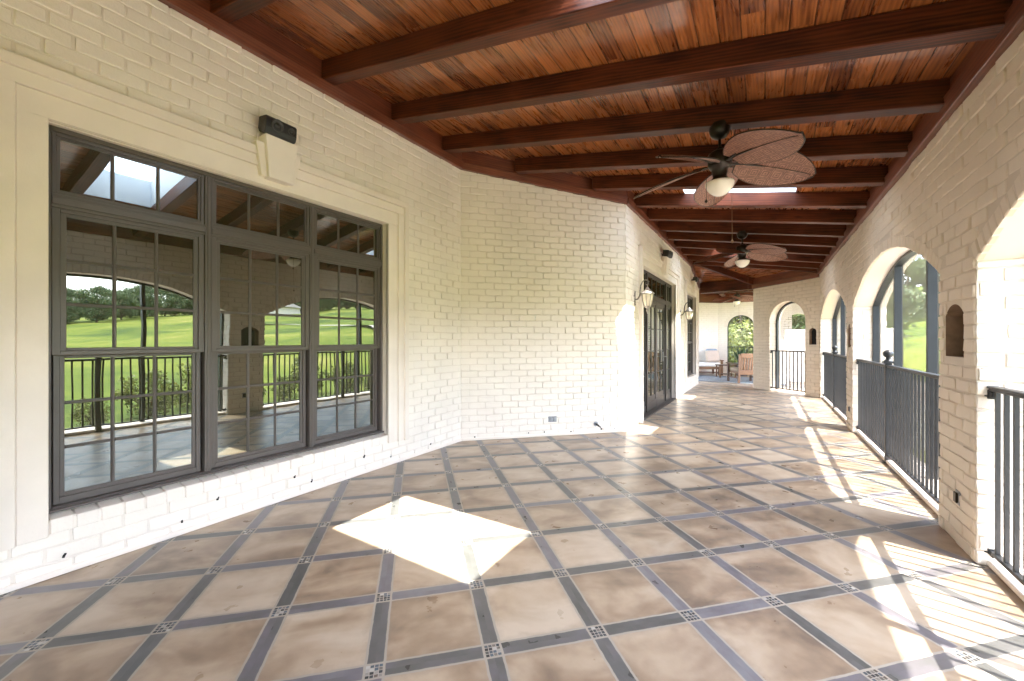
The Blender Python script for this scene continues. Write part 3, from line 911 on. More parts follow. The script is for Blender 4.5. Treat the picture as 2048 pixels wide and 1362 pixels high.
def surround(par, X, y0, y1, z0, z1, zbot, key=True, legs=True):
    """stepped cast stone surround with keystone, front faces +X"""
    mb = MB()
    bands = [(0.0, .118, .024), (.118, .188, .043), (.188, .244, .064)]
    for a, b_, p in bands:
        # left leg, right leg, head (butt joined)
        mb.box((X - .02, y0 - b_, zbot), (X + p, y0 - a, z1 + a * 1.1))
        mb.box((X - .02, y1 + a, zbot), (X + p, y1 + b_, z1 + a * 1.1))
        mb.box((X - .02, y0 - b_, z1 + a * 1.1), (X + p, y1 + b_, z1 + b_ * 1.1))
    sur = mb.build('stone_surround', M_stone, par, bevel=.006, seg=2)
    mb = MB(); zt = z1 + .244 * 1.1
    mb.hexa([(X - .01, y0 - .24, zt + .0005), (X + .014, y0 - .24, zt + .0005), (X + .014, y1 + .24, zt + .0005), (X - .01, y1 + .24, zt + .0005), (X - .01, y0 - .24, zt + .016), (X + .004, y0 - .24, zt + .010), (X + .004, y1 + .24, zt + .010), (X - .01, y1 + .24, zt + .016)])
    mb.build('gap_shadow_strip', M_gapshadow, sur)  # coloured strip standing for the shadow in the gap over the surround
    if key:
        c = (y0 + y1) / 2 + .03
        mb = MB()
        for (t, bt, za, zt_, p) in ((.176, .128, 2.555, 2.80, .085), (.125, .088, 2.545, 2.862, .125)):
            mb.hexa([(X - .01, c - bt, za), (X + p * .8, c - bt, za), (X + p * .8, c + bt, za), (X - .01, c + bt, za),
                     (X - .01, c - t, zt_), (X + p, c - t, zt_), (X + p, c + t, zt_), (X - .01, c + t, zt_)])
        mb.build('keystone', M_stone, sur, bevel=.004)
    return sur
surround(house, XW1, W1['y0'], W1['y1'], W1['z0'], W1['z1'], .228)
surround(house, XW3, D3['y0'], D3['y1'], 0, D3['z1'], .002)
surround(house, XW3, W4['y0'], W4['y1'], W4['z0'], W4['z1'], .235)
# rowlock brick sills
def sill(X, y0, y1, ztop):
    mb = MB(); n = int((y1 - y0) / .098); w = (y1 - y0) / n
    for k in range(n):
        a = y0 + k * w + .004 + random.uniform(0, .003); b_ = y0 + (k + 1) * w - .004
        p = .012 + random.uniform(-.004, .006); dz = random.uniform(-.004, .004)
        mb.hexa([(X - .13, a, ztop - .09), (X + p, a, ztop - .088), (X + p, b_, ztop - .088), (X - .13, b_, ztop - .09),
                 (X - .13, a, ztop + .016 + dz), (X + p, a, ztop - .010 + dz), (X + p, b_, ztop - .010 + dz), (X - .13, b_, ztop + .016 + dz)])
    mb.box((X - .135, y0 + .001, ztop - .085), (X + .006, y1 - .001, ztop - .022))
    mb.build('sill', M_brick, house, bevel=.006, seg=2)
sill(XW1, W1['y0'] + .001, W1['y1'] - .001, .325)
sill(XW3, W4['y0'] + .001, W4['y1'] - .001, .325)

def ring_frame(mb, X0, X1, y0, y1, z0, z1, w, wz=None, m=None, wb=None):
    wz = w if wz is None else wz; wb = wz if wb is None else wb
    mb.box((X0, y0, z0), (X1, y0 + w, z1), m); mb.box((X0, y1 - w, z0), (X1, y1, z1), m)
    mb.box((X0, y0 + w, z0), (X1, y1 - w, z0 + wb), m); mb.box((X0, y0 + w, z1 - wz), (X1, y1 - w, z1), m)
def sash(par, name, X, y0, y1, z0, z1, w, wt, wbm, nc, nr, pane_par, glass=M_glass, d=.028, mt=M_frame):
    """a sash: moulded frame, muntins, one pane"""
    mb = MB()
    ring_frame(mb, X - d, X, y0, y1, z0, z1, w * .55, wt * .55, wb=wbm * .6)
    ring_frame(mb, X - d, X - .009, y0 + w * .55, y1 - w * .55, z0 + wbm * .6, z1 - wt * .55, w * .45, wt * .45, wb=wbm * .4)
    gy0, gy1, gz0, gz1 = y0 + w, y1 - w, z0 + wbm, z1 - wt
    for k in range(1, nc):
        y = gy0 + (gy1 - gy0) * k / nc
        mb.box((X - d, y - .0095, gz0), (X - .012, y + .0095, gz1)); mb.box((X - .0119, y - .005, gz0), (X - .005, y + .005, gz1))
    for k in range(1, nr):
        z = gz0 + (gz1 - gz0) * k / nr
        ys = [gy0 + (gy1 - gy0) * j / nc for j in range(nc + 1)]
        for j in range(nc):
            a = ys[j] + (.0095 if j > 0 else 0); b_ = ys[j + 1] - (.0095 if j < nc - 1 else 0)
            mb.box((X - d, a, z - .0095), (X - .012, b_, z + .0095)); mb.box((X - .0119, a, z - .005), (X - .005, b_, z + .005))
    s = mb.build(name, mt, pane_par, bevel=.0025)
    mb = MB()
    mb.box((X - d * .75, gy0 - .004, gz0 - .004), (X - d * .62, gy1 + .004, gz1 + .004))
    mb.build('pane', glass, pane_par)
    return s
# --- triple window
def triple_window(X, y0, y1, label, units):
    w = bpy.data.objects.new('window', None); COL.objects.link(w); w.parent = house
    w.location = Vector((X, (y0 + y1) / 2, W1['z0'])) - Vector(OFF[house.name])
    OFF[w.name] = (X, (y0 + y1) / 2, W1['z0'])
    w['label'] = label
    XF = X - .066            # frame front
    z0, z1 = .338, W1['z1'] - .003
    zt0, zt1_ = 2.045, 2.125  # transom bar
    mb = MB()
    fy0, fy1 = y0 + .003, y1 - .003
    ring_frame(mb, XF - .09, XF, fy0, fy1, z0, z1, .022, .026, wb=.022)
    us = units
    for k in range(len(us) - 1):
        c = (us[k][1] + us[k + 1][0]) / 2
        mb.box((XF - .09, c - .020, z0 + .022), (XF - .004, c + .020, z1 - .026))
        mb.box((XF - .0039, c - .008, z0 + .022), (XF + .002, c + .008, z1 - .026))
    for (a, b_) in us:
        mb.box((XF - .09, a, zt0), (XF - .006, b_, zt1_)); mb.box((XF - .0059, a, zt0 + .018), (XF + .006, b_, zt1_ - .022))
    mb.box((XF + .0005, fy0 + .001, z0 + .0005), (XF + .030, fy1 - .001, z0 + .016))
    mb.build('frame', M_frame, w, bevel=.003)
    for (a, b_) in us:
        sash(w, 'transom_sash', XF - .012, a + .002, b_ - .002, zt1_ + .001, z1 - .027, .034, .034, .026, 3, 1, w)
        sash(w, 'upper_sash', XF - .012, a + .002, b_ - .002, 1.212, zt0 - .001, .060, .040, .042, 3, 3, w)
        sash(w, 'lower_sash', XF - .042, a + .012, b_ - .012, z0 + .024, 1.228, .048, .036, .062, 3, 3, w)
    return w
u1 = [(.585, 1.322), (1.362, 2.110), (2.150, 2.886)]
triple_window(XW1, W1['y0'], W1['y1'], 'large triple window with small panes and transoms', u1)
u4 = [(W4['y0'] + .025, W4['y0'] + .80), (W4['y0'] + .85, W4['y1'] - .025)]
triple_window(XW3, W4['y0'], W4['y1'], 'tall narrow looking window at the far end', u4)
# --- french doors with side lights
def french_doors():
    X = XW3; y0, y1 = D3['y0'], D3['y1']
    w = bpy.data.objects.new('french_door', None); COL.objects.link(w); w.parent = house
    w.location = Vector((X, (y0 + y1) / 2, 0)) - Vector(OFF[house.name]); OFF[w.name] = (X, (y0 + y1) / 2, 0)
    w['label'] = 'dark framed double glass door with side lights and transom'
    XF = X - .07
    mb = MB(); z1 = D3['z1'] - .003
    ring_frame(mb, XF - .09, XF, y0 + .003, y1 - .003, .004, z1, .045, .03, wb=.024)
    cuts = [7.33, 8.93]
    for c in cuts: mb.box((XF - .09, c - .035, .03), (XF + .004, c + .035, z1 - .03))
    segs = [(y0 + .048, 7.295), (7.365, 8.895), (8.965, y1 - .048)]
    for a, b_ in segs: mb.box((XF - .09, a, 2.03), (XF + .002, b_, 2.10))
    mb.box((XF + .0045, y0 + .004, .003), (XF + .10, y1 - .004, .022))
    mb.build('frame', M_frame2, w, bevel=.003)
    for i, (a, b_) in enumerate(segs):
        sash(w, 'transom_sash', XF - .012, a + .001, b_ - .001, 2.101, z1 - .031, .035, .03, .03, 2 if i != 1 else 4, 1, w, mt=M_frame2)
    for i in (0, 2):
        a, b_ = segs[i]
        sash(w, 'side_light', XF - .014, a + .001, b_ - .001, .031, 2.029, .07, .07, .20, 1, 4, w, mt=M_frame2)
    mid = 8.13
    for k, (a, b_) in enumerate(((7.368, mid - .002), (mid + .002, 8.892))):
        sash(w, 'door_leaf', XF - .02, a, b_, .031, 2.027, .115, .12, .24, 2, 4, w, mt=M_frame2)
    mb = MB()
    mb.box((XF - .0198, 8.70 - .02, .86), (XF - .012, 8.70 + .02, 1.06))
    mb.tube([(XF - .012, 8.70, .96), (XF + .04, 8.70, .96), (XF + .045, 8.66, .962), (XF + .045, 8.58, .962)], .010, 8)
    mb.build('handle', M_greymetal, w)
french_doors()
# dark room behind the openings so no daylight leaks
mb = MB()
mb.box((XW1 - 1.2, -.2, .05), (XW1 - .302, 3.5, 2.9)); 
mb.box((XW3 - 1.1, 6.2, .02), (XW3 - .302, 12.9, 2.9))
mb.build('interior', M_dark_room, house)

# ------------------------------------------------------------------ ROOF, ceiling, skylights
SKX0, SKX1 = -.94, .32
sk_y = [(1.4255, 2.1465), (5.455, 6.0645), (9.3005, 10.0495)]
ceil = world_thing('plank_ceiling', 'glossy orange brown stained plank ceiling sloping down to the arches', 'ceiling', (-1.1, 4, zc(-1.1)))
XE = 1.865
def sheet(mb, x0, x1, y0, y1, dz, flip=False, m=0):
    pts = [(x0, y0, zc(x0) + dz), (x0, y1, zc(x0) + dz), (x1, y1, zc(x1) + dz), (x1, y0, zc(x1) + dz)]
    k = math.sqrt(1 + SL * SL)
    uv = [(x0 * k, y0), (x0 * k, y1), (x1 * k, y1), (x1 * k, y0)]
    if flip: pts.reverse(); uv.reverse()
    mb.face(pts, uv, m)
def sheets(mb, x0, x1, y0, y1, dz, flip=False, m=0):
    cur = y0
    for a, b_ in sk_y:
        sheet(mb, x0, x1, cur, a, dz, flip, m)
        sheet(mb, x0, SKX0, a, b_, dz, flip, m); sheet(mb, SKX1, x1, a, b_, dz, flip, m)
        cur = b_
    sheet(mb, x0, x1, cur, y1, dz, flip, m)
P_ = Vector((-1.60, 11.62, zc(-1.60))); PO_ = Vector((-1.75, 11.62, zc(-1.75))); Q_ = Vector((XA, 11.38, zc(XA))); E_ = Vector((-.27, 12.72, 2.93)); K_ = Vector((-1.75, 13.30, 2.98))
mb = MB()
sheets(mb, -3.6, 1.2, -8, 10.9, 0)
# last strip up to the first hip
k_ = math.sqrt(1 + SL * SL)
pts = [Vector((-3.6, 10.9, zc(-3.6))), Vector((-3.6, 11.62, zc(-3.6))), P_, Q_, Vector((1.2, 11.38, zc(1.2))), Vector((1.2, 10.9, zc(1.2)))]
mb.face(pts, [(p.x * k_, p.y) for p in pts])
def tri_uv(p): # boards parallel to the angled wall
    return ((p.x * s2 + p.y * s2), (-p.x * s2 + p.y * s2))
mb.face([P_, E_, Q_], [tri_uv(p) for p in (P_, E_, Q_)])
mb.face([P_, PO_, K_, E_], [(p.y, p.x) for p in (P_, PO_, K_, E_)])
mb.build('boards', M_boards, ceil)
roof = world_thing('porch_roof', 'shingled porch roof over the plank ceiling with skylight openings', 'roof', (-1.1, 4, zc(-1.1) + .2))
mb = MB()
sheets(mb, -4.2, XE, -8, 11.4, .05, False); sheets(mb, -4.2, XE, -8, 11.4, .16, True)
mb.face([(XE, -8, zc(XE) + .05), (XE, 11.4, zc(XE) + .05), (XE, 11.4, zc(XE) + .16), (XE, -8, zc(XE) + .16)])
mb.box((-5.6, 11.5, 3.78), (1.9, 13.3, 3.9)); mb.box((-5.6, 13.3, 3.28), (2.6, 18.6, 3.38))
mb.face([(-3.4, -8.0, 2.2), (1.3, -8.0, 2.2), (1.3, -8.0, 3.9), (-3.4, -8.0, 3.9)])
mb.build('shingles', M_roof, roof)

sklabs = ['near skylight with white shaft just above the photographer', 'middle skylight between beams beyond the first fan', 'far skylight above the glass doors']
for (a, b_), lb in zip(sk_y, sklabs):
    t = world_thing('skylight', lb, 'skylight', ((SKX0 + SKX1) / 2, (a + b_) / 2, zc(-.4)), 'skylights in the plank ceiling')
    mb = MB(); H_ = .36
    def P(x, y, dz): return (x, y, zc(x) + dz)
    x0, x1 = SKX0, SKX1
    for (p, q) in (((x0, a), (x1, a)), ((x1, a), (x1, b_)), ((x1, b_), (x0, b_)), ((x0, b_), (x0, a))):
        mb.face([P(*p, .0), P(*q, .0), P(*q, H_), P(*p, H_)])
        # outer skin so the curb has thickness
        ox = lambda w: (w[0] + (.03 if w[0] == x1 else -.03), w[1] + (.03 if w[1] == b_ else -.03))
        mb.face([P(*ox(q), .0), P(*ox(p), .0), P(*ox(p), H_), P(*ox(q), H_)])
        mb.face([P(*p, H_), P(*q, H_), P(*ox(q), H_), P(*ox(p), H_)])
    mb.build('shaft', M_shaft, t)
    mb = MB(); mb.face([P(x0 - .02, a - .02, H_ + .01), P(x1 + .02, a - .02, H_ + .01), P(x1 + .02, b_ + .02, H_ + .01), P(x0 - .02, b_ + .02, H_ + .01)])
    mb.build('pane', M_clear, t)

# beams ------------------------------------------------------------------
beam_y = [.545, 1.310, 2.147, 2.927, 3.710, 4.495, 5.255, 6.065, 6.855, 7.640, 8.40, 9.185, 10.05, 10.82]
beam_lab = ['dark ceiling beam directly over the camera, before the one in the top left corner',
    'dark ceiling beam cut off at the top left corner', 'dark beam above the wall speaker with a bright skylight sheen at its right', 'full width dark beam just past the wall speaker',
    'dark beam that carries the nearest wicker fan', 'dark beam ending above the left part of the angled brick wall', 'dark beam ending near the right of the angled brick wall',
    'beam with a face lit white by the skylight behind the fan', 'dark beam directly past the skylit beam', 'dark beam that carries the second wicker fan', 'dark beam just past the second fan',
    'dark beam above the middle of the glass doors', 'dark beam past the far skylight', 'last straight dark beam before the angled hip rafters']
for y, lb in zip(beam_y, beam_lab):
    if y < Y12 - .1: xh = XW1 + .04
    elif y < Y23: xh = XW1 + (y + .115 - Y12) + .075
    else: xh = XW3 + .04
    xa = 1.015
    w = .115
    mb = MB()
    x0, x1 = xh, xa
    b0, b1 = zb(x0), zb(x1); t0, t1 = zc(x0) - .001, zc(x1) - .001
    # corners with u across, v along
    P = [(x0, y, b0), (x1, y, b1), (x1, y + w, b1), (x0, y + w, b0), (x0, y, t0), (x1, y, t1), (x1, y + w, t1), (x0, y + w, t0)]
    cx, cyy, cz = (x0 + x1) / 2, y + w / 2, zb((x0 + x1) / 2)
    mb.hexa(P)
    o = mb.build('ceiling_beam', M_beam, None, off=(cx, cyy, cz), bevel=.006)
    o.location = (cx, cyy, cz)
    tag(o, lb, 'beam', 'dark stained ceiling beams')
# hip rafters
def rafter(p, q, w, d, name, label):
    p = Vector(p); q = Vector(q); u = (q - p).normalized(); n = Vector((-u.y, u.x, 0)).normalized() * (w / 2); dn = Vector((0, 0, -d))
    mb = MB()
    mb.hexa([p - n + dn, q - n + dn, q + n + dn, p + n + dn, p - n, q - n, q + n, p + n])
    c = (p + q) / 2
    o = mb.build(name, M_beam, None, off=c, bevel=.006); o.location = c
    tag(o, label, 'beam', 'hip rafters at the porch bend')
    return o
rafter(P_ + Vector((.0, -.03, -.002)), Q_ + Vector((-.03, -.03, -.002)), .11, .17, 'hip_rafter', 'hip rafter running to the corner of the arcade and angled wall')
rafter(P_ + Vector((.05, .05, -.002)), E_ + Vector((.0, .0, -.002)), .11, .17, 'hip_rafter', 'pale edged hip rafter running to the left end of the angled wall')
# header over the passage
mb = MB()
mb.hexa([(-1.62, 13.08, 2.66), (-.20, 12.66, 2.655), (-.17, 12.78, 2.655), (-1.60, 13.20, 2.66), (-1.62, 13.08, 2.98), (-.20, 12.66, 2.92), (-.17, 12.78, 2.92), (-1.60, 13.20, 2.98)])
o = mb.build('header_beam', M_beam, None, off=(-.9, 12.9, 2.66), bevel=.006); o.location = (-.9, 12.9, 2.66)
tag(o, 'header beam across the passage to the far sitting area', 'beam')

# wood trim under the ceiling ---------------------------------------------
def trim(label, p, q, nrm, zb0, zb1, zt0, zt1, hl=.088, off=None):
    """board under the ceiling from p to q; nrm points into the porch"""
    p = Vector((p[0], p[1], 0)); q = Vector((q[0], q[1], 0)); n = Vector((nrm[0], nrm[1], 0)).normalized()
    c = (p + q) / 2 + Vector((0, 0, (zb0 + zb1) / 2))
    t = world_thing('ceiling_trim', label, 'trim', tuple(c), 'stained wood trim under the ceiling')
    Z = Vector((0, 0, 1))
    mb = MB()
    mb.hexa([p - n * .01 + Z * zb0, q - n * .01 + Z * zb1, q + n * .052 + Z * zb1, p + n * .052 + Z * zb0,
             p - n * .01 + Z * (zb0 + hl), q - n * .01 + Z * (zb1 + hl), q + n * .066 + Z * (zb1 + hl), p + n * .066 + Z * (zb0 + hl)])
    mb.build('lower_board', M_trim, t, bevel=.004)
    mb = MB()
    mb.hexa([p - n * .01 + Z * (zb0 + hl + .0005), q - n * .01 + Z * (zb1 + hl + .0005), q + n * .036 + Z * (zb1 + hl + .0005), p + n * .036 + Z * (zb0 + hl + .0005),
             p - n * .01 + Z * zt0, q - n * .01 + Z * zt1, q + n * .036 + Z * zt1, p + n * .036 + Z * zt0])
    mb.build('frieze_board', M_trim, t, bevel=.003)
trim('long stained trim above the large triple window', (XW1, -8), (XW1, Y12 + .02), (1, 0), 3.475, 3.475, zc(XW1), zc(XW1))
trim('stained trim sloping along the angled blank brick wall', (XW1, Y12), (XW3, Y23), (1, -1), 3.475, 3.475 - 1.64 * .162, zc(XW1) - .004, zc(XW3) - .004)
trim('stained trim above the glass doors', (XW3, Y23 - .02), (XW3, 11.62), (1, 0), 3.21, 3.23, zc(XW3), zc(XW3))
trim('short trim dropping down past the last window', (XW3, 11.62), (XW3, 13.10), (1, 0), 3.23, 2.84, zc(XW3) - .002, 3.02)
trim('long stained trim along the top of the arcade', (XA, -8), (XA, 11.42), (-1, 0), 2.765, 2.765, zc(XA), zc(XA), hl=.105)
trim('stained trim along the top of the angled arch wall', C5, (C5[0] - s2 * L5, C5[1] + s2 * L5), (-1, -1), 2.70, 2.66, 2.97, 2.93, hl=.105)

# ------------------------------------------------------------------ CEILING FANS
def make_fan():
    t = thing('ceiling_fan', '', 'ceiling fan', (0, 0, 0), 0, 'wicker blade ceiling fans down the porch')
    # origin at the ceiling mount (under the beam); z down negative
    mb = MB(); mb.lathe([(.074, .03), (.080, .01), (.080, -.018), (.072, -.052), (.054, -.076), (.032, -.088), (.012, -.094)], n=24); mb.build('canopy', M_bronze, t)
    mb = MB(); mb.lathe([(.011, -.085), (.011, -.16), (.022, -.165), (.024, -.185), (.012, -.19)], n=14); mb.build('downrod', M_bronze, t)
    mb = MB(); mb.lathe([(.02, -.185), (.06, -.195), (.088, -.215), (.094, -.25), (.090, -.305), (.078, -.33), (.062, -.34), (.058, -.375), (.052, -.40), (.056, -.415), (.076, -.432), (.084, -.445)], n=26); mb.build('motor_housing', M_bronze, t)
    mb = MB(); mb.lathe([(.086, -.4455), (.106, -.449), (.110, -.457), (.106, -.478), (.094, -.503), (.076, -.526), (.052, -.546), (.026, -.558), (.0, -.562)], n=28); mb.build('light_bowl', M_bowl, t)
    # blade: palm leaf outline, pitched about its own spine, drooping
    Rb = .74; r0 = .13
    def blade_mesh():
        mb = MB(); nu, nv = 18, 8
        def wid(s): return .196 * (max(0.0, math.sin(math.pi * min(1, (s * .93 + .065)))) ** .62) * (1.0 - .12 * s)
        top = []; bot = []
        pitch = R(21)
        for i in range(nu + 1):
            s = i / nu; x = r0 + (Rb - r0) * s
            rt, rb_ = [], []
            droop = -.10 * s ** 1.6 - .015
            for j in range(nv + 1):
                q = (j / nv - .5) * 2
                y = q * wid(s)
                z = y * math.tan(pitch) * -1 + droop - .012 * q * q
                rt.append(Vector((x, y, z + .005))); rb_.append(Vector((x, y, z - .005)))
            top.append(rt); bot.append(rb_)
        for G, fl in ((top, False), (bot, True)):
            for i in range(nu):
                for j in range(nv):
                    pts = [G[i][j], G[i + 1][j], G[i + 1][j + 1], G[i][j + 1]]
                    if fl: pts.reverse()
                    mb.face(pts, [(p.x, p.y + .5) for p in pts], 0, True)
        rim = [(top[i][0], bot[i][0]) for i in range(nu + 1)] + [(top[nu][j], bot[nu][j]) for j in range(nv + 1)] + [(top[i][nv], bot[i][nv]) for i in range(nu, -1, -1)] + [(top[0][j], bot[0][j]) for j in range(nv, -1, -1)]
        mids = [((a + b_) / 2) for a, b_ in rim]
        for a, b_ in zip(mids, mids[1:]):
            if (b_ - a).length > 1e-4: mb.tube([a, b_], .0055, 5, m=1)
        spine = [Vector((r0 + (Rb - .03 - r0) * s, 0, -.10 * s ** 1.6 - .015 - .007)) for s in [k / 10 for k in range(11)]]
        mb.tube(spine, .0026, 5, m=1)
        return mb
    first = None
    for k in range(5):
        ang = R(-45 + 72 * k)
        if first is None:
            a = MB()
            a.hexa([(.09, -.022, -.268), (.20, -.03, -.262), (.20, .03, -.262), (.09, .022, -.268), (.09, -.022, -.258), (.20, -.03, -.254), (.20, .03, -.254), (.09, .022, -.258)])
            a.hexa([(.19, -.014, -.268), (.34, -.010, -.288), (.34, .010, -.288), (.19, .014, -.268), (.19, -.014, -.2545), (.34, -.010, -.282), (.34, .010, -.282), (.19, .014, -.2545)])
            arm = a.build('blade_arm', M_bronze, t, bevel=.003)
            bl = blade_mesh().build('blade', [M_wicker, M_bronze], t)
            bl.location = (0, 0, -.285); arm.location = (0, 0, -.042)
            arm.rotation_euler = bl.rotation_euler = (0, 0, ang)
            first = (arm, bl)
        else:
            for s_ in first:
                c = s_.copy(); COL.objects.link(c); c.parent = t; c.rotation_euler = (0, 0, ang)
    for (x, y, z1, nm) in ((-.092, -.057, -.60, 'short'), (.085, .054, -.93, 'long')):
        mb = MB(); mb.tube([(x, y, -.41), (x * 1.03, y * 1.03, z1)], .0022, 5)
        mb.lathe([(.002, .028), (.007, .02), (.011, .010), (.012, .004), (.006, 0), (0, -.008)], (x * 1.03, y * 1.03, z1 - .015), 10)
        mb.build('pull_chain', M_bronze if nm == 'short' else M_teak, t)
    return t
fan = make_fan()
fx = -.318
fan.location = (fx, 3.77, zb(fx)); fan['label'] = 'nearest large fan with five woven wicker blades and cream bowl light'
f2 = copy_tree(fan); f2.location = (fx, 7.70, zb(fx)); f2['label'] = 'smaller looking second fan with wicker blades, beyond the first'; f2.rotation_euler = (0, 0, R(6))
f3 = copy_tree(fan); f3.location = (-.80, 15.6, 3.03); f3['label'] = 'small distant fan above the sitting area'; f3.rotation_euler = (0, 0, R(25))

# ------------------------------------------------------------------ LANTERNS
def make_lantern(loc, label, metal, glass):
    t = thing('wall_lantern', label, 'wall lantern', loc, 0, 'wall lanterns beside the doors')
    # wall at x=0, faces +x; origin at the back plate centre
    mb = MB(); mb.tube([(0, 0, -.10), (0.0005, 0, .10)], .01, 6)
    mb = MB()
    prof = [(.0, -.105), (.022, -.098), (.034, -.06), (.036, 0), (.034, .06), (.022, .098), (.0, .105)]
    # flattened boss
    rings = []
    for rr, z in prof: rings.append([Vector((.002 + .0, rr * 1.0 * c_, z)) for c_ in (-1, 1)])
    mb.hexa([(0, -.032, -.085), (.016, -.026, -.085), (.016, .026, -.085), (0, .032, -.085), (0, -.032, .085), (.016, -.026, .085), (.016, .026, .085), (0, .032, .085)])
    mb.lathe([(.0, -.112), (.014, -.105), (.018, -.09), (.010, -.084)], (.008, 0, 0), 10); mb.lathe([(.010, .084), (.018, .09), (.014, .105), (.0, .112)], (.008, 0, 0), 10)
    mb.build('back_plate', metal, t, bevel=.004)
    mb = MB()
    path = [(.012, 0, -.02), (.05, 0, -.015), (.085, 0, .04), (.088, 0, .11), (.098, 0, .19), (.125, 0, .245), (.16, 0, .268), (.195, 0, .26), (.215, 0, .235), (.212, 0, .205), (.19, 0, .19), (.172, 0, .20), (.168, 0, .22), (.18, 0, .232)]
    mb.tube(path, [.012, .012, .012, .012, .011, .010, .0095, .009, .0085, .008, .007, .006, .006, .006], 8)
    mb.build('scroll_arm', metal, t)
    cx = .195
    mb = MB(); mb.tube([(cx, 0, .195), (cx, 0, .15)], .007, 6)
    mb.lathe([(.012, .155), (.02, .15), (.028, .135), (.045, .115), (.072, .088), (.096, .068), (.104, .056), (.100, .050)], (cx, 0, 0), 8)
    mb.build('cap', metal, t)
    mb = MB(); mb.lathe([(.082, .0495), (.080, .02), (.072, -.04), (.058, -.095), (.046, -.125)], (cx, 0, 0), 8)
    mb.build('glass_body', glass, t)
    mb = MB()
    for k in range(8):
        an = 2 * math.pi * k / 8
        mb.tube([(cx + r_ * math.cos(an), r_ * math.sin(an), z) for r_, z in ((.086, .05), (.083, .02), (.075, -.04), (.061, -.095), (.049, -.127))], .0035, 4)
    mb.lathe([(.052, -.1255), (.052, -.135), (.03, -.15), (.012, -.165), (.016, -.175), (.022, -.19), (.018, -.205), (.008, -.213), (.011, -.222), (.006, -.235), (0, -.24)], (cx, 0, 0), 12)
    mb.build('cage', metal, t)
    return t
make_lantern((XW3, 6.22, 1.925), 'pale sunlit scroll arm lantern left of the glass doors', M_lantlit, M_lantglass)
make_lantern((XW3, 10.16, 1.895), 'dark scroll arm lantern right of the glass doors', M_lantshade, M_lantglass)

# ------------------------------------------------------------------ SPEAKERS
def make_speaker(loc, label, tilt, yaw):
    t = thing('wall_speaker', label, 'speaker', loc, 0, 'black speakers above the keystones')
    Mx = Matrix.Rotation(yaw, 4, 'Z') @ Matrix.Rotation(tilt, 4, 'Y')
    mb = MB()
    # body: long along y, front towards +x, rounded lower front
    prof = [(-.06, .055), (.035, .062), (.052, .050), (.060, -.02), (.056, -.050), (.042, -.066), (-.04, -.058), (-.06, -.03)]
    L = .118
    rings = [[Mx @ Vector((x, s_ * L, z)) for x, z in prof] for s_ in (-1, 1)]
    mb.rings(rings, smooth=False)
    mb.build('cabinet', M_black, t, bevel=.008, seg=2)
    for yy, rr, nm in ((-.035, .046, 'woofer'), (.072, .026, 'tweeter')):
        mb = MB()
        n = 20; front = .0575
        def ringp(r_, d): return [Mx @ Vector((front + d - .0 + (.0 if True else 0), yy + r_ * math.cos(2 * math.pi * k / n), .012 + r_ * math.sin(2 * math.pi * k / n))) for k in range(n)]
        mb.rings([ringp(rr, -.004), ringp(rr, .004), ringp(rr * .9, .006), ringp(rr * .84, .002), ringp(rr * .4, -.004), ringp(rr * .36, .004), ringp(.002, .009)], caps=False)
        mb.build(nm, M_cone, t)
    mb = MB(); mb.box((-.105, -.02, -.03), (-.045, .02, .01)); mb.box((-.112, -.035, -.05), (-.1052, .035, .03))
    mb.build('bracket', M_black, t)
    return t
make_speaker((XW1 + .115, 1.735, 2.925), 'black speaker above the keystone of the triple window', R(12), R(0))
make_speaker((XW3 + .115, 8.13, 2.925), 'black speaker above the glass doors', R(12), R(-8))
make_speaker((XW3 + .115, 11.80, 2.90), 'small looking speaker above the far window', R(12), R(0))

# ------------------------------------------------------------------ fittings on the angled wall
def on_w2(a, z): return (XW1 + a * s2, Y12 + a * s2, z)
t = thing('blank_plate', 'small white blank cover plate at eye height on the angled wall', 'cover plate', on_w2(.955, 1.595), R(45))
mb = MB(); mb.box((-.058, -.008, -.034), (.058, 0.0, .034)); mb.build('plate', M_white, t, bevel=.003)
for x in (-.042, .042):
    mb = MB(); mb.box((x - .004, -.0095, -.004), (x + .004, -.0082, .004)); mb.build('screw', M_greymetal, t)
t = thing('outdoor_outlet', 'grey metal double outlet box low on the angled wall', 'outlet', on_w2(1.235, .228), R(45))
mb = MB(); mb.box((-.060, -.012, -.038), (.060, 0, .038)); mb.build('box', M_greymetal, t, bevel=.004)
for x in (-.022, .028):
    mb = MB(); mb.box((x - .020, -.024, -.030), (x + .020, -.0122, .028)); mb.build('flip_cover', M_greymetal, t, bevel=.006)
t = thing('gas_stub', 'short capped pipe stub with round flange low on the angled wall', 'pipe', on_w2(1.87, .135), R(45))
mb = MB(); mb.tube([(0, 0, 0), (0, -.012, 0)], .032, 14); mb.build('flange', M_greymetal, t)
mb = MB(); mb.tube([(0, -.0122, 0), (.004, -.085, -.012)], .013, 10); mb.tube([(.004, -.0852, -.012), (.006, -.14, -.02)], .009, 10); mb.build('pipe', M_bronze, t)

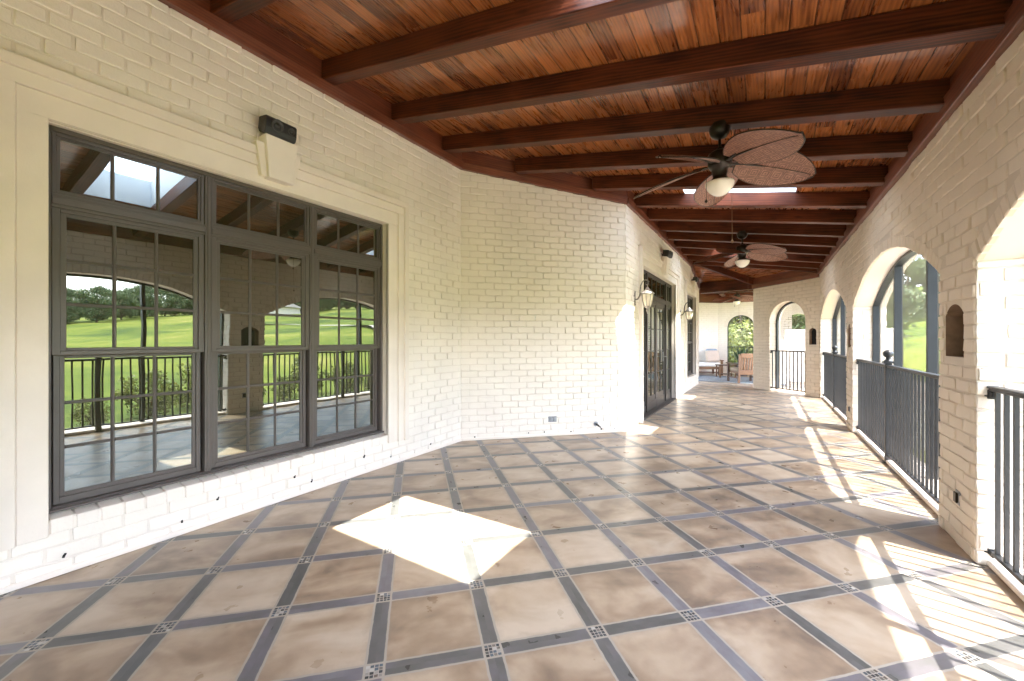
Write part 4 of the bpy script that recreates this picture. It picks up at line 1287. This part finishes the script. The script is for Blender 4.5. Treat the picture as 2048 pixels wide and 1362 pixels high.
# ------------------------------------------------------------------ PAVILION at the far end
pav = world_thing('pavilion_wall', 'pale brick corner walls with a round arch around the far sitting area', 'pavilion', (-1.57, 18, 0))
mb = MB()
wall_mesh(mb, (-1.57, 18.0), (1, 0), 4.2, 3.2, (.30, 1), [(.775, .46, 0, 1.80, .45), (2.6, .46, 0, 1.80, .45)])
wall_mesh(mb, (-1.57, 18.0), (-s2, -s2), 3.6, 3.2, (.30, -1), [])
wall_mesh(mb, (2.63, 18.0), (0, -1), 1.4, 3.2, (.30, 1), [])
lay_bricks(mb, (-1.57, 18.0), (1, 0), (0, -1), 0, 2.4, 0, 2.8, [(.775, .46, 0, 1.80, .45)], seed=31)
lay_bricks(mb, (-1.57, 18.0), (-s2, -s2), (s2, -s2), 0, 2.2, 0, 2.8, (), seed=32)
mb.build('wall', [M_mortar, M_plaster, M_hole, M_niche, M_brick], pav)
mb = MB(); mb.box((-4.2, 17.86, 2.74), (2.6, 17.995, 3.1)); mb.build('frieze_beam', M_trim, pav)
mb = MB()
Mx = Matrix.Translation((-1.57, 18.0, 0)) @ Matrix.Rotation(R(225), 4, 'Z')
mb.box((.0, .005, 2.74), (3.5, .13, 3.1), M=Mx)
mb.build('frieze_beam', M_trim, pav)
pc = world_thing('pavilion_ceiling', 'dark stained plank ceiling over the far sitting area', 'ceiling', (-1, 15.6, 3.12))
mb = MB(); mb.face([(-5.5, 13.1, 3.12), (-5.5, 18.3, 3.12), (2.7, 18.3, 3.12), (2.7, 13.1, 3.12)], [(-5.5, 13.1), (-5.5, 18.3), (2.7, 18.3), (2.7, 13.1)])
mb.build('boards', M_boards, pc)
for y in (14.4, 16.3):
    mb = MB(); mb.box((-5.2, y, 2.98), (2.6, y + .12, 3.118)); mb.build('beam', M_beam, pc)
mb = MB(); mb.box((-1.42, 16.45, 2.96), (-1.28, 17.85, 3.118)); mb.build('beam', M_beam, pc)
make_rail((-1.57, 18.0), (1, 0), (0, 1), .315, 1.235, .06, 'distant iron rail across the far arch behind the sofa')
make_screen((-1.57, 18.0), (1, 0), (0, 1), .775, .46, 1.80, .45, .10, .15, 'black arched screen frame in the distant arch behind the sofa', mull=0, fw=.03)
make_screen(C5, (-s2, s2), (s2, s2), .85, .50, 1.78, .46, .20, .26, 'dark arched screen frame in the angled wall', mull=0, fw=.04)

# garden wall outside the angled arch
gw = MB(); 
t = world_thing('garden_wall', 'low white garden wall seen through the narrow angled arch', 'garden wall', (1.6, 15.0, 0))
mb = MB(); mb.box((.25, 14.2, 0), (.5, 15.2, 1.3)); mb.box((.505, 15.2, 0), (3.2, 15.45, 1.62)); mb.box((1.28, 15.05, .0), (1.62, 15.199, 2.6))
mb.build('wall', M_plaster, t, bevel=.01)

# ------------------------------------------------------------------ FURNITURE
rug = MB(); rug.box((-2.6, 14.02, .003), (.5, 16.2, .014))
o = rug.build('rug', M_rug, None, off=(-1, 15, 0)); o.location = (-1, 15, 0); tag(o, 'blue and white patterned outdoor rug under the seating', 'rug')
# sofa, faces about -Y/+X, back to the pale wall
ZR = .0145
t = thing('sofa', 'teak outdoor sofa with thick white cushions at the far end', 'sofa', (-2.15, 16.55, ZR), R(22))
def bx(name, m, a, b_, par, bev=.01, seg=2, M=None):
    mb = MB(); mb.box(a, b_, M=M); return mb.build(name, m, par, bevel=bev, seg=seg)
bx('seat_frame', M_teak, (-1.0, -.40, .22), (.70, .40, .31), t)
for x in (-.97, .63):
    for y in (-.38, .33):
        bx('leg', M_teak, (x, y, 0), (x + .065, y + .065, .2195), t, .004)
for x in (-1.06, .705):
    bx('armrest', M_teak, (x, -.40, .52), (x + .10, .42, .555), t, .006)
    bx('arm_post', M_teak, (x + .01, -.39, 0), (x + .08, -.32, .5195), t, .004)
bx('stretcher', M_darkwood, (-.9, -.36, .09), (.62, -.32, .13), t, .004)
for x0, x1 in ((-.99, -.15), (-.14, .69)):
    bx('seat_cushion', M_cushion, (x0, -.43, .312), (x1, .26, .46), t, .05, 4)
    bx('back_cushion', M_cushion, (x0, .14, .462), (x1, .36, .93), t, .07, 4, Matrix.Rotation(R(-6), 4, 'X'))
bx('back_frame', M_teak, (-1.0, .362, .312), (.70, .40, .80), t)
p = thing('throw_pillow', 'square blush pink throw pillow leaning at the right end of the sofa', 'pillow', (-1.60, 16.42, .50), R(30))
bx('cushion', M_pillow, (-.24, -.07, .0), (.24, .07, .42), p, .065, 4, Matrix.Rotation(R(-14), 4, 'X'))
p = thing('throw_pillow', 'blue patterned pillow mostly hidden behind the blush pillow', 'pillow', (-1.66, 16.68, .55), R(25))
bx('cushion', M_bluepillow, (-.2, -.06, .0), (.2, .06, .42), p, .055, 4, Matrix.Rotation(R(-10), 4, 'X'))
# side table
t = thing('side_table', 'low dark framed side table between sofa and chair', 'side table', (-1.15, 15.85, ZR), R(20))
bx('table_top', M_darkwood, (-.28, -.25, .40), (.28, .25, .43), t, .006)
for x in (-.26, .22):
    for y in (-.23, .19): bx('leg', M_teak, (x, y, 0), (x + .04, y + .04, .3995), t, .003)
bx('lower_shelf', M_darkwood, (-.21, -.18, .10), (.21, .18, .12), t, .003)
# chair seen from behind
t = thing('armchair', 'teak armchair with slatted back turned towards the sofa, seen from behind', 'armchair', (-.52, 14.25, ZR), R(-152))
# local: x across, -y front ; back at +y
for x in (-.36, .31):
    bx('leg', M_darkwood, (x, -.36, 0), (x + .055, -.30, .56), t, .004)
    mb = MB()
    mb.hexa([(x, .30, 0), (x + .055, .30, 0), (x + .055, .36, 0), (x, .36, 0), (x, .38, .86), (x + .055, .38, .86), (x + .055, .43, .86), (x, .43, .86)])
    mb.build('leg', M_teak, t, bevel=.004)
    mb = MB(); mb.hexa([(x - .02, -.42, .56), (x + .075, -.42, .56), (x + .075, .33, .535), (x - .02, .33, .535), (x - .02, -.42, .585), (x + .075, -.42, .585), (x + .075, .33, .56), (x - .02, .33, .56)])
    mb.build('armrest', M_darkwood, t, bevel=.006)
    bx('side_rail', M_darkwood, (x + .01, -.2995, .13), (x + .045, .2995, .17), t, .004)
bx('seat_frame', M_teak, (-.304, -.34, .27), (.309, .29, .33), t)
bx('seat_cushion', M_tancush, (-.30, -.36, .331), (.305, .20, .44), t, .035, 3)
Mt = Matrix.Translation((0, .33, .33)) @ Matrix.Rotation(R(-8), 4, 'X')
bx('back_rail', M_teak, (-.304, -.005, .43), (.309, .035, .56), t, .006, 2, Mt)
bx('back_rail', M_teak, (-.304, -.005, -.08), (.309, .035, .06), t, .006, 2, Mt)
for k in range(8):
    x = -.285 + k * .0755
    bx('back_slat', M_teak, (x, .003, .0605), (x + .046, .025, .4295), t, .003, 1, Mt)
bx('back_cushion', M_cushion, (-.295, -.15, .06), (.30, -.01, .50), t, .05, 3, Mt)
# planter with sword shaped leaves
t = thing('potted_agave', 'large spiky blue green plant in a dark pot by the far arch', 'plant', (-.72, 16.9, 0))
mb = MB(); mb.lathe([(.17, .003), (.22, .18), (.25, .42), (.27, .46), (.25, .47), (.20, .44), (.0, .43)], n=20); mb.build('pot', M_pot, t)
mb = MB()
for k in range(60):
    an = random.uniform(0, 6.28); L = random.uniform(.5, .78); lean = random.uniform(.15, .95); w = random.uniform(.018, .03)
    d = Vector((math.cos(an), math.sin(an), 0)); s_ = Vector((-math.sin(an), math.cos(an), 0))
    prev = None
    for i in range(6):
        f = i / 5; p = Vector((0, 0, .42)) + d * (.06 + L * lean * f ** 1.3) + Vector((0, 0, L * (1 - .35 * lean * f) * f))
        ww = w * (1 - f) ** .6 + .001
        cur = (p - s_ * ww, p + s_ * ww)
        if prev: mb.face([prev[0], prev[1], cur[1], cur[0]])
        prev = cur
mb.build('leaves', M_leafdark, t)

# ------------------------------------------------------------------ GROUND and trees outside
def ground_h(x, y):
    d = max(0.0, x - 1.9)
    h = -.75 + .018 * max(0, d - 4) + .020 * max(0, d - 30)
    h += .5 * math.sin(x * .045 + 1.0) * math.sin(y * .03 + .4) * min(1, d / 30)
    yy = max(0.0, y - 15)
    h += .105 * yy * min(1, (d + 1) / 6.0) if x > 0.5 else .05 * yy
    # terrace steps
    if y > 16: h += .25 * math.sin(y * .5)
    if y < -20: h += .03 * (-20 - y)
    return h
mb = MB()
xs = [-60, -30, -12, -5.6, 0.5, 1.43, 2.5, 4, 6, 8, 11, 15, 20, 26, 34, 44, 58, 75, 95, 120, 160, 260]
ys = [-200, -120, -80, -55, -38, -26, -18, -12, -8, -4, 0, 4, 8, 11, 13, 15, 17, 19.7, 22, 25, 28, 32, 37, 43, 52, 64, 80, 105, 150, 230]
idx = {}
for i, x in enumerate(xs):
    for j, y in enumerate(ys):
        idx[i, j] = len(mb.v)
        z = ground_h(x, y)
        if x < 1.44 and y < 19.65: z = -.9
        if x < 4.3 and 11 <= y < 19.65: z = -.9
        mb.v.append((x, y, z))
for i in range(len(xs) - 1):
    for j in range(len(ys) - 1):
        mb.f.append((idx[i, j], idx[i + 1, j], idx[i + 1, j + 1], idx[i, j + 1])); mb.uv.extend([(0, 0)] * 4); mb.mi.append(0); mb.sm.append(True)
o = mb.build('lawn', M_grass); tag(o, kind='structure')
pt = MB()  # unseen pale slab, added to bounce neutral light into the porch
ysw = [-9 + k * 1.0 for k in range(19)]
xsw = [1.44, 2.5, 3.5, 4.6, 5.7]
for i in range(len(xsw) - 1):
    for j in range(len(ysw) - 1):
        q = [(xsw[i], ysw[j]), (xsw[i + 1], ysw[j]), (xsw[i + 1], ysw[j + 1]), (xsw[i], ysw[j + 1])]
        pt.face([(x, y, -.66) for x, y in q])
pt.face([(5.7, -9, -.66), (5.7, -9, -1.0), (5.7, 9, -1.0), (5.7, 9, -.66)]); pt.face([(5.7, 9, -.66), (5.7, 9, -1.0), (1.44, 9, -1.0), (1.44, 9, -.66)])
o = pt.build('bounce_slab', mat_plain('pale_bounce_slab', (.40, .36, .31), .85, nscale=2.5, namt=.15, bscale=30, bstr=.4, bdist=.01)); tag(o, kind='structure')

def crown_mesh(h, r, n, leaf, seed, trunk_h):
    rnd = random.Random(seed)
    mb = MB()
    clumps = []
    for k in range(26):
        a = rnd.uniform(0, 6.28); zf = rnd.uniform(0, 1); rr = r * math.sqrt(rnd.random()) * (math.sin(math.pi * (.12 + .80 * zf)) ** .7)
        clumps.append((Vector((rr * math.cos(a), rr * math.sin(a), trunk_h + (h - trunk_h) * (.06 + .90 * zf))), r * rnd.uniform(.22, .44)))
    for k in range(n):
        c, cr = rnd.choice(clumps)
        v = Vector((rnd.gauss(0, 1), rnd.gauss(0, 1), rnd.gauss(0, .8))); v.normalize()
        p = c + v * cr * rnd.uniform(.55, 1.08)
        s = leaf * rnd.uniform(.6, 1.4)
        nrm = (v + Vector((rnd.gauss(0, .5), rnd.gauss(0, .5), rnd.gauss(0, .5)))).normalized()
        a = nrm.orthogonal().normalized(); b_ = nrm.cross(a)
        ang = rnd.uniform(0, 6.28); a, b_ = a * math.cos(ang) + b_ * math.sin(ang), b_ * math.cos(ang) - a * math.sin(ang)
        mb.face([p - a * s, p + b_ * s * .6, p + a * s, p - b_ * s * .6], [(0, 0)] * 4)
    return mb
def trunk_mesh(h, r, seed, trunk_h, cr):
    rnd = random.Random(seed)
    mb = MB()
    mb.tube([(0, 0, -.4), (.03 * h * rnd.uniform(-1, 1), .02 * h, trunk_h), (.03 * h * rnd.uniform(-1, 1), 0, h * .8)], [r, r * .7, r * .2], 8)
    for k in range(7):
        a = rnd.uniform(0, 6.28); z = trunk_h * rnd.uniform(.7, 1.6)
        mb.tube([(0, 0, z), (cr * .4 * math.cos(a), cr * .4 * math.sin(a), z + cr * .4), (cr * .75 * math.cos(a), cr * .75 * math.sin(a), z + cr * .7)], [r * .45, r * .3, r * .1], 6)
    return mb
def make_tree(name, label, h, r, n, leaf, seed, trunk_h, m, group='trees beyond the lawn'):
    t = thing(name, label, 'tree', (0, 0, 0), 0, group)
    trunk_mesh(h, h * .025 + .03, seed, trunk_h, r).build('trunk', M_bark, t)
    crown_mesh(h, r, n, leaf, seed, trunk_h).build('crown', m, t)
    return t
protos = [make_tree('broadleaf_tree', '', 9, 4.4, 13000, .17, 1, 1.6, M_leaf1), make_tree('broadleaf_tree', '', 7.5, 3.4, 11000, .16, 2, .9, M_leaf3), make_tree('broadleaf_tree', '', 8, 3.2, 15000, .115, 3, .9, M_leaf2)]
used = [False] * 3
def plant(k, x, y, s, rz, label, group='trees beyond the lawn', dz=0):
    if not used[k]: t = protos[k]; used[k] = True
    else: t = copy_tree(protos[k])
    t.location = (x, y, ground_h(x, y) + dz); t.scale = (s, s, s); t.rotation_euler = (0, 0, rz)
    t['label'] = label; t['group'] = group
    return t
# seen through the far arches
plant(2, -1.0, 23.5, .72, 0.3, 'bright sunlit tree filling the distant arch behind the sofa')
plant(2, .9, 25.5, .8, 2.1, 'yellow green tree right of the one behind the sofa')
plant(0, -2.6, 26.5, .85, 1.2, 'mid green tree left behind the distant arch')
plant(0, 2.6, 24.0, .62, 4.0, 'tree showing over the white garden wall')
plant(1, 1.2, 30.0, .9, 5.0, 'dark tree behind the garden wall')
# seen through the middle arch
plant(0, 10.2, 47.0, .62, .4, 'round green tree on the slope seen in the large middle arch')
plant(1, 8.0, 50.0, .75, 1.4, 'dark tree on the slope left in the large middle arch')
plant(1, 14.5, 52.0, .75, 2.4, 'dark tree on the slope right in the large middle arch')
# tree line that the window panes mirror
rt = random.Random(11)
for k in range(74):
    y = -70 + k * 3.1 + rt.uniform(-1.2, 1.2); x = 150 + 12 * math.sin(k * .35) + rt.uniform(-9, 9)
    plant(rt.choice((0, 1, 1)), x, y, rt.uniform(.75, 1.3), rt.uniform(0, 6.28), 'distant tree in the row across the field mirrored in the window panes', 'tree row across the field', -.3)
shr = make_tree('shrub', '', 1.0, .55, 1500, .040, 9, .12, M_leaf2, 'low shrubs in the bed outside the railings')
shl = ['low shrub in the bed outside the railings, mirrored in the window']
for k in range(11):
    t = shr if k == 0 else copy_tree(shr)
    x, y = 6.5 + .25 * math.sin(k * 2.1) + (1.0 if k % 3 == 2 else 0), -.5 + k * 1.15
    sc = .95 + .35 * math.sin(k * 1.7)
    t.location = (x, y, ground_h(x, y)); t.scale = (sc, sc, sc); t.rotation_euler = (0, 0, k * 1.3)
    tag(t, shl[0], 'shrub', 'low shrubs in the bed outside the railings')
pth = MB(); prev = None
for k in range(40):
    f = k / 39; x = 22 + 95 * f; y = 26 + 34 * f + 9 * math.sin(f * 5.5); w = 1.6
    c = (Vector((x, y - w, ground_h(x, y - w) + .35)), Vector((x, y + w, ground_h(x, y + w) + .35)))
    if prev: pth.face([prev[0], c[0], c[1], prev[1]])
    prev = c
o = pth.build('path', mat_plain('pale_gravel', (.42, .39, .34), .9, nscale=3, namt=.15)); tag(o, kind='structure')
t = world_thing('far_house', 'low far house with a grey roof across the field, mirrored in the window', 'house', (128, 70, ground_h(128, 70)))
g = ground_h(128, 70)
mb = MB(); mb.box((124, 62, g - 1), (134, 78, g + 2.6)); mb.build('wall', M_plaster, t)
mb = MB(); mb.hexa([(123, 61, g + 2.6), (135, 61, g + 2.6), (135, 79, g + 2.6), (123, 79, g + 2.6), (128, 67, g + 5.6), (130, 67, g + 5.6), (130, 73, g + 5.6), (128, 73, g + 5.6)]); mb.build('roof', mat_plain('grey_roof', (.20, .19, .18), .9), t)
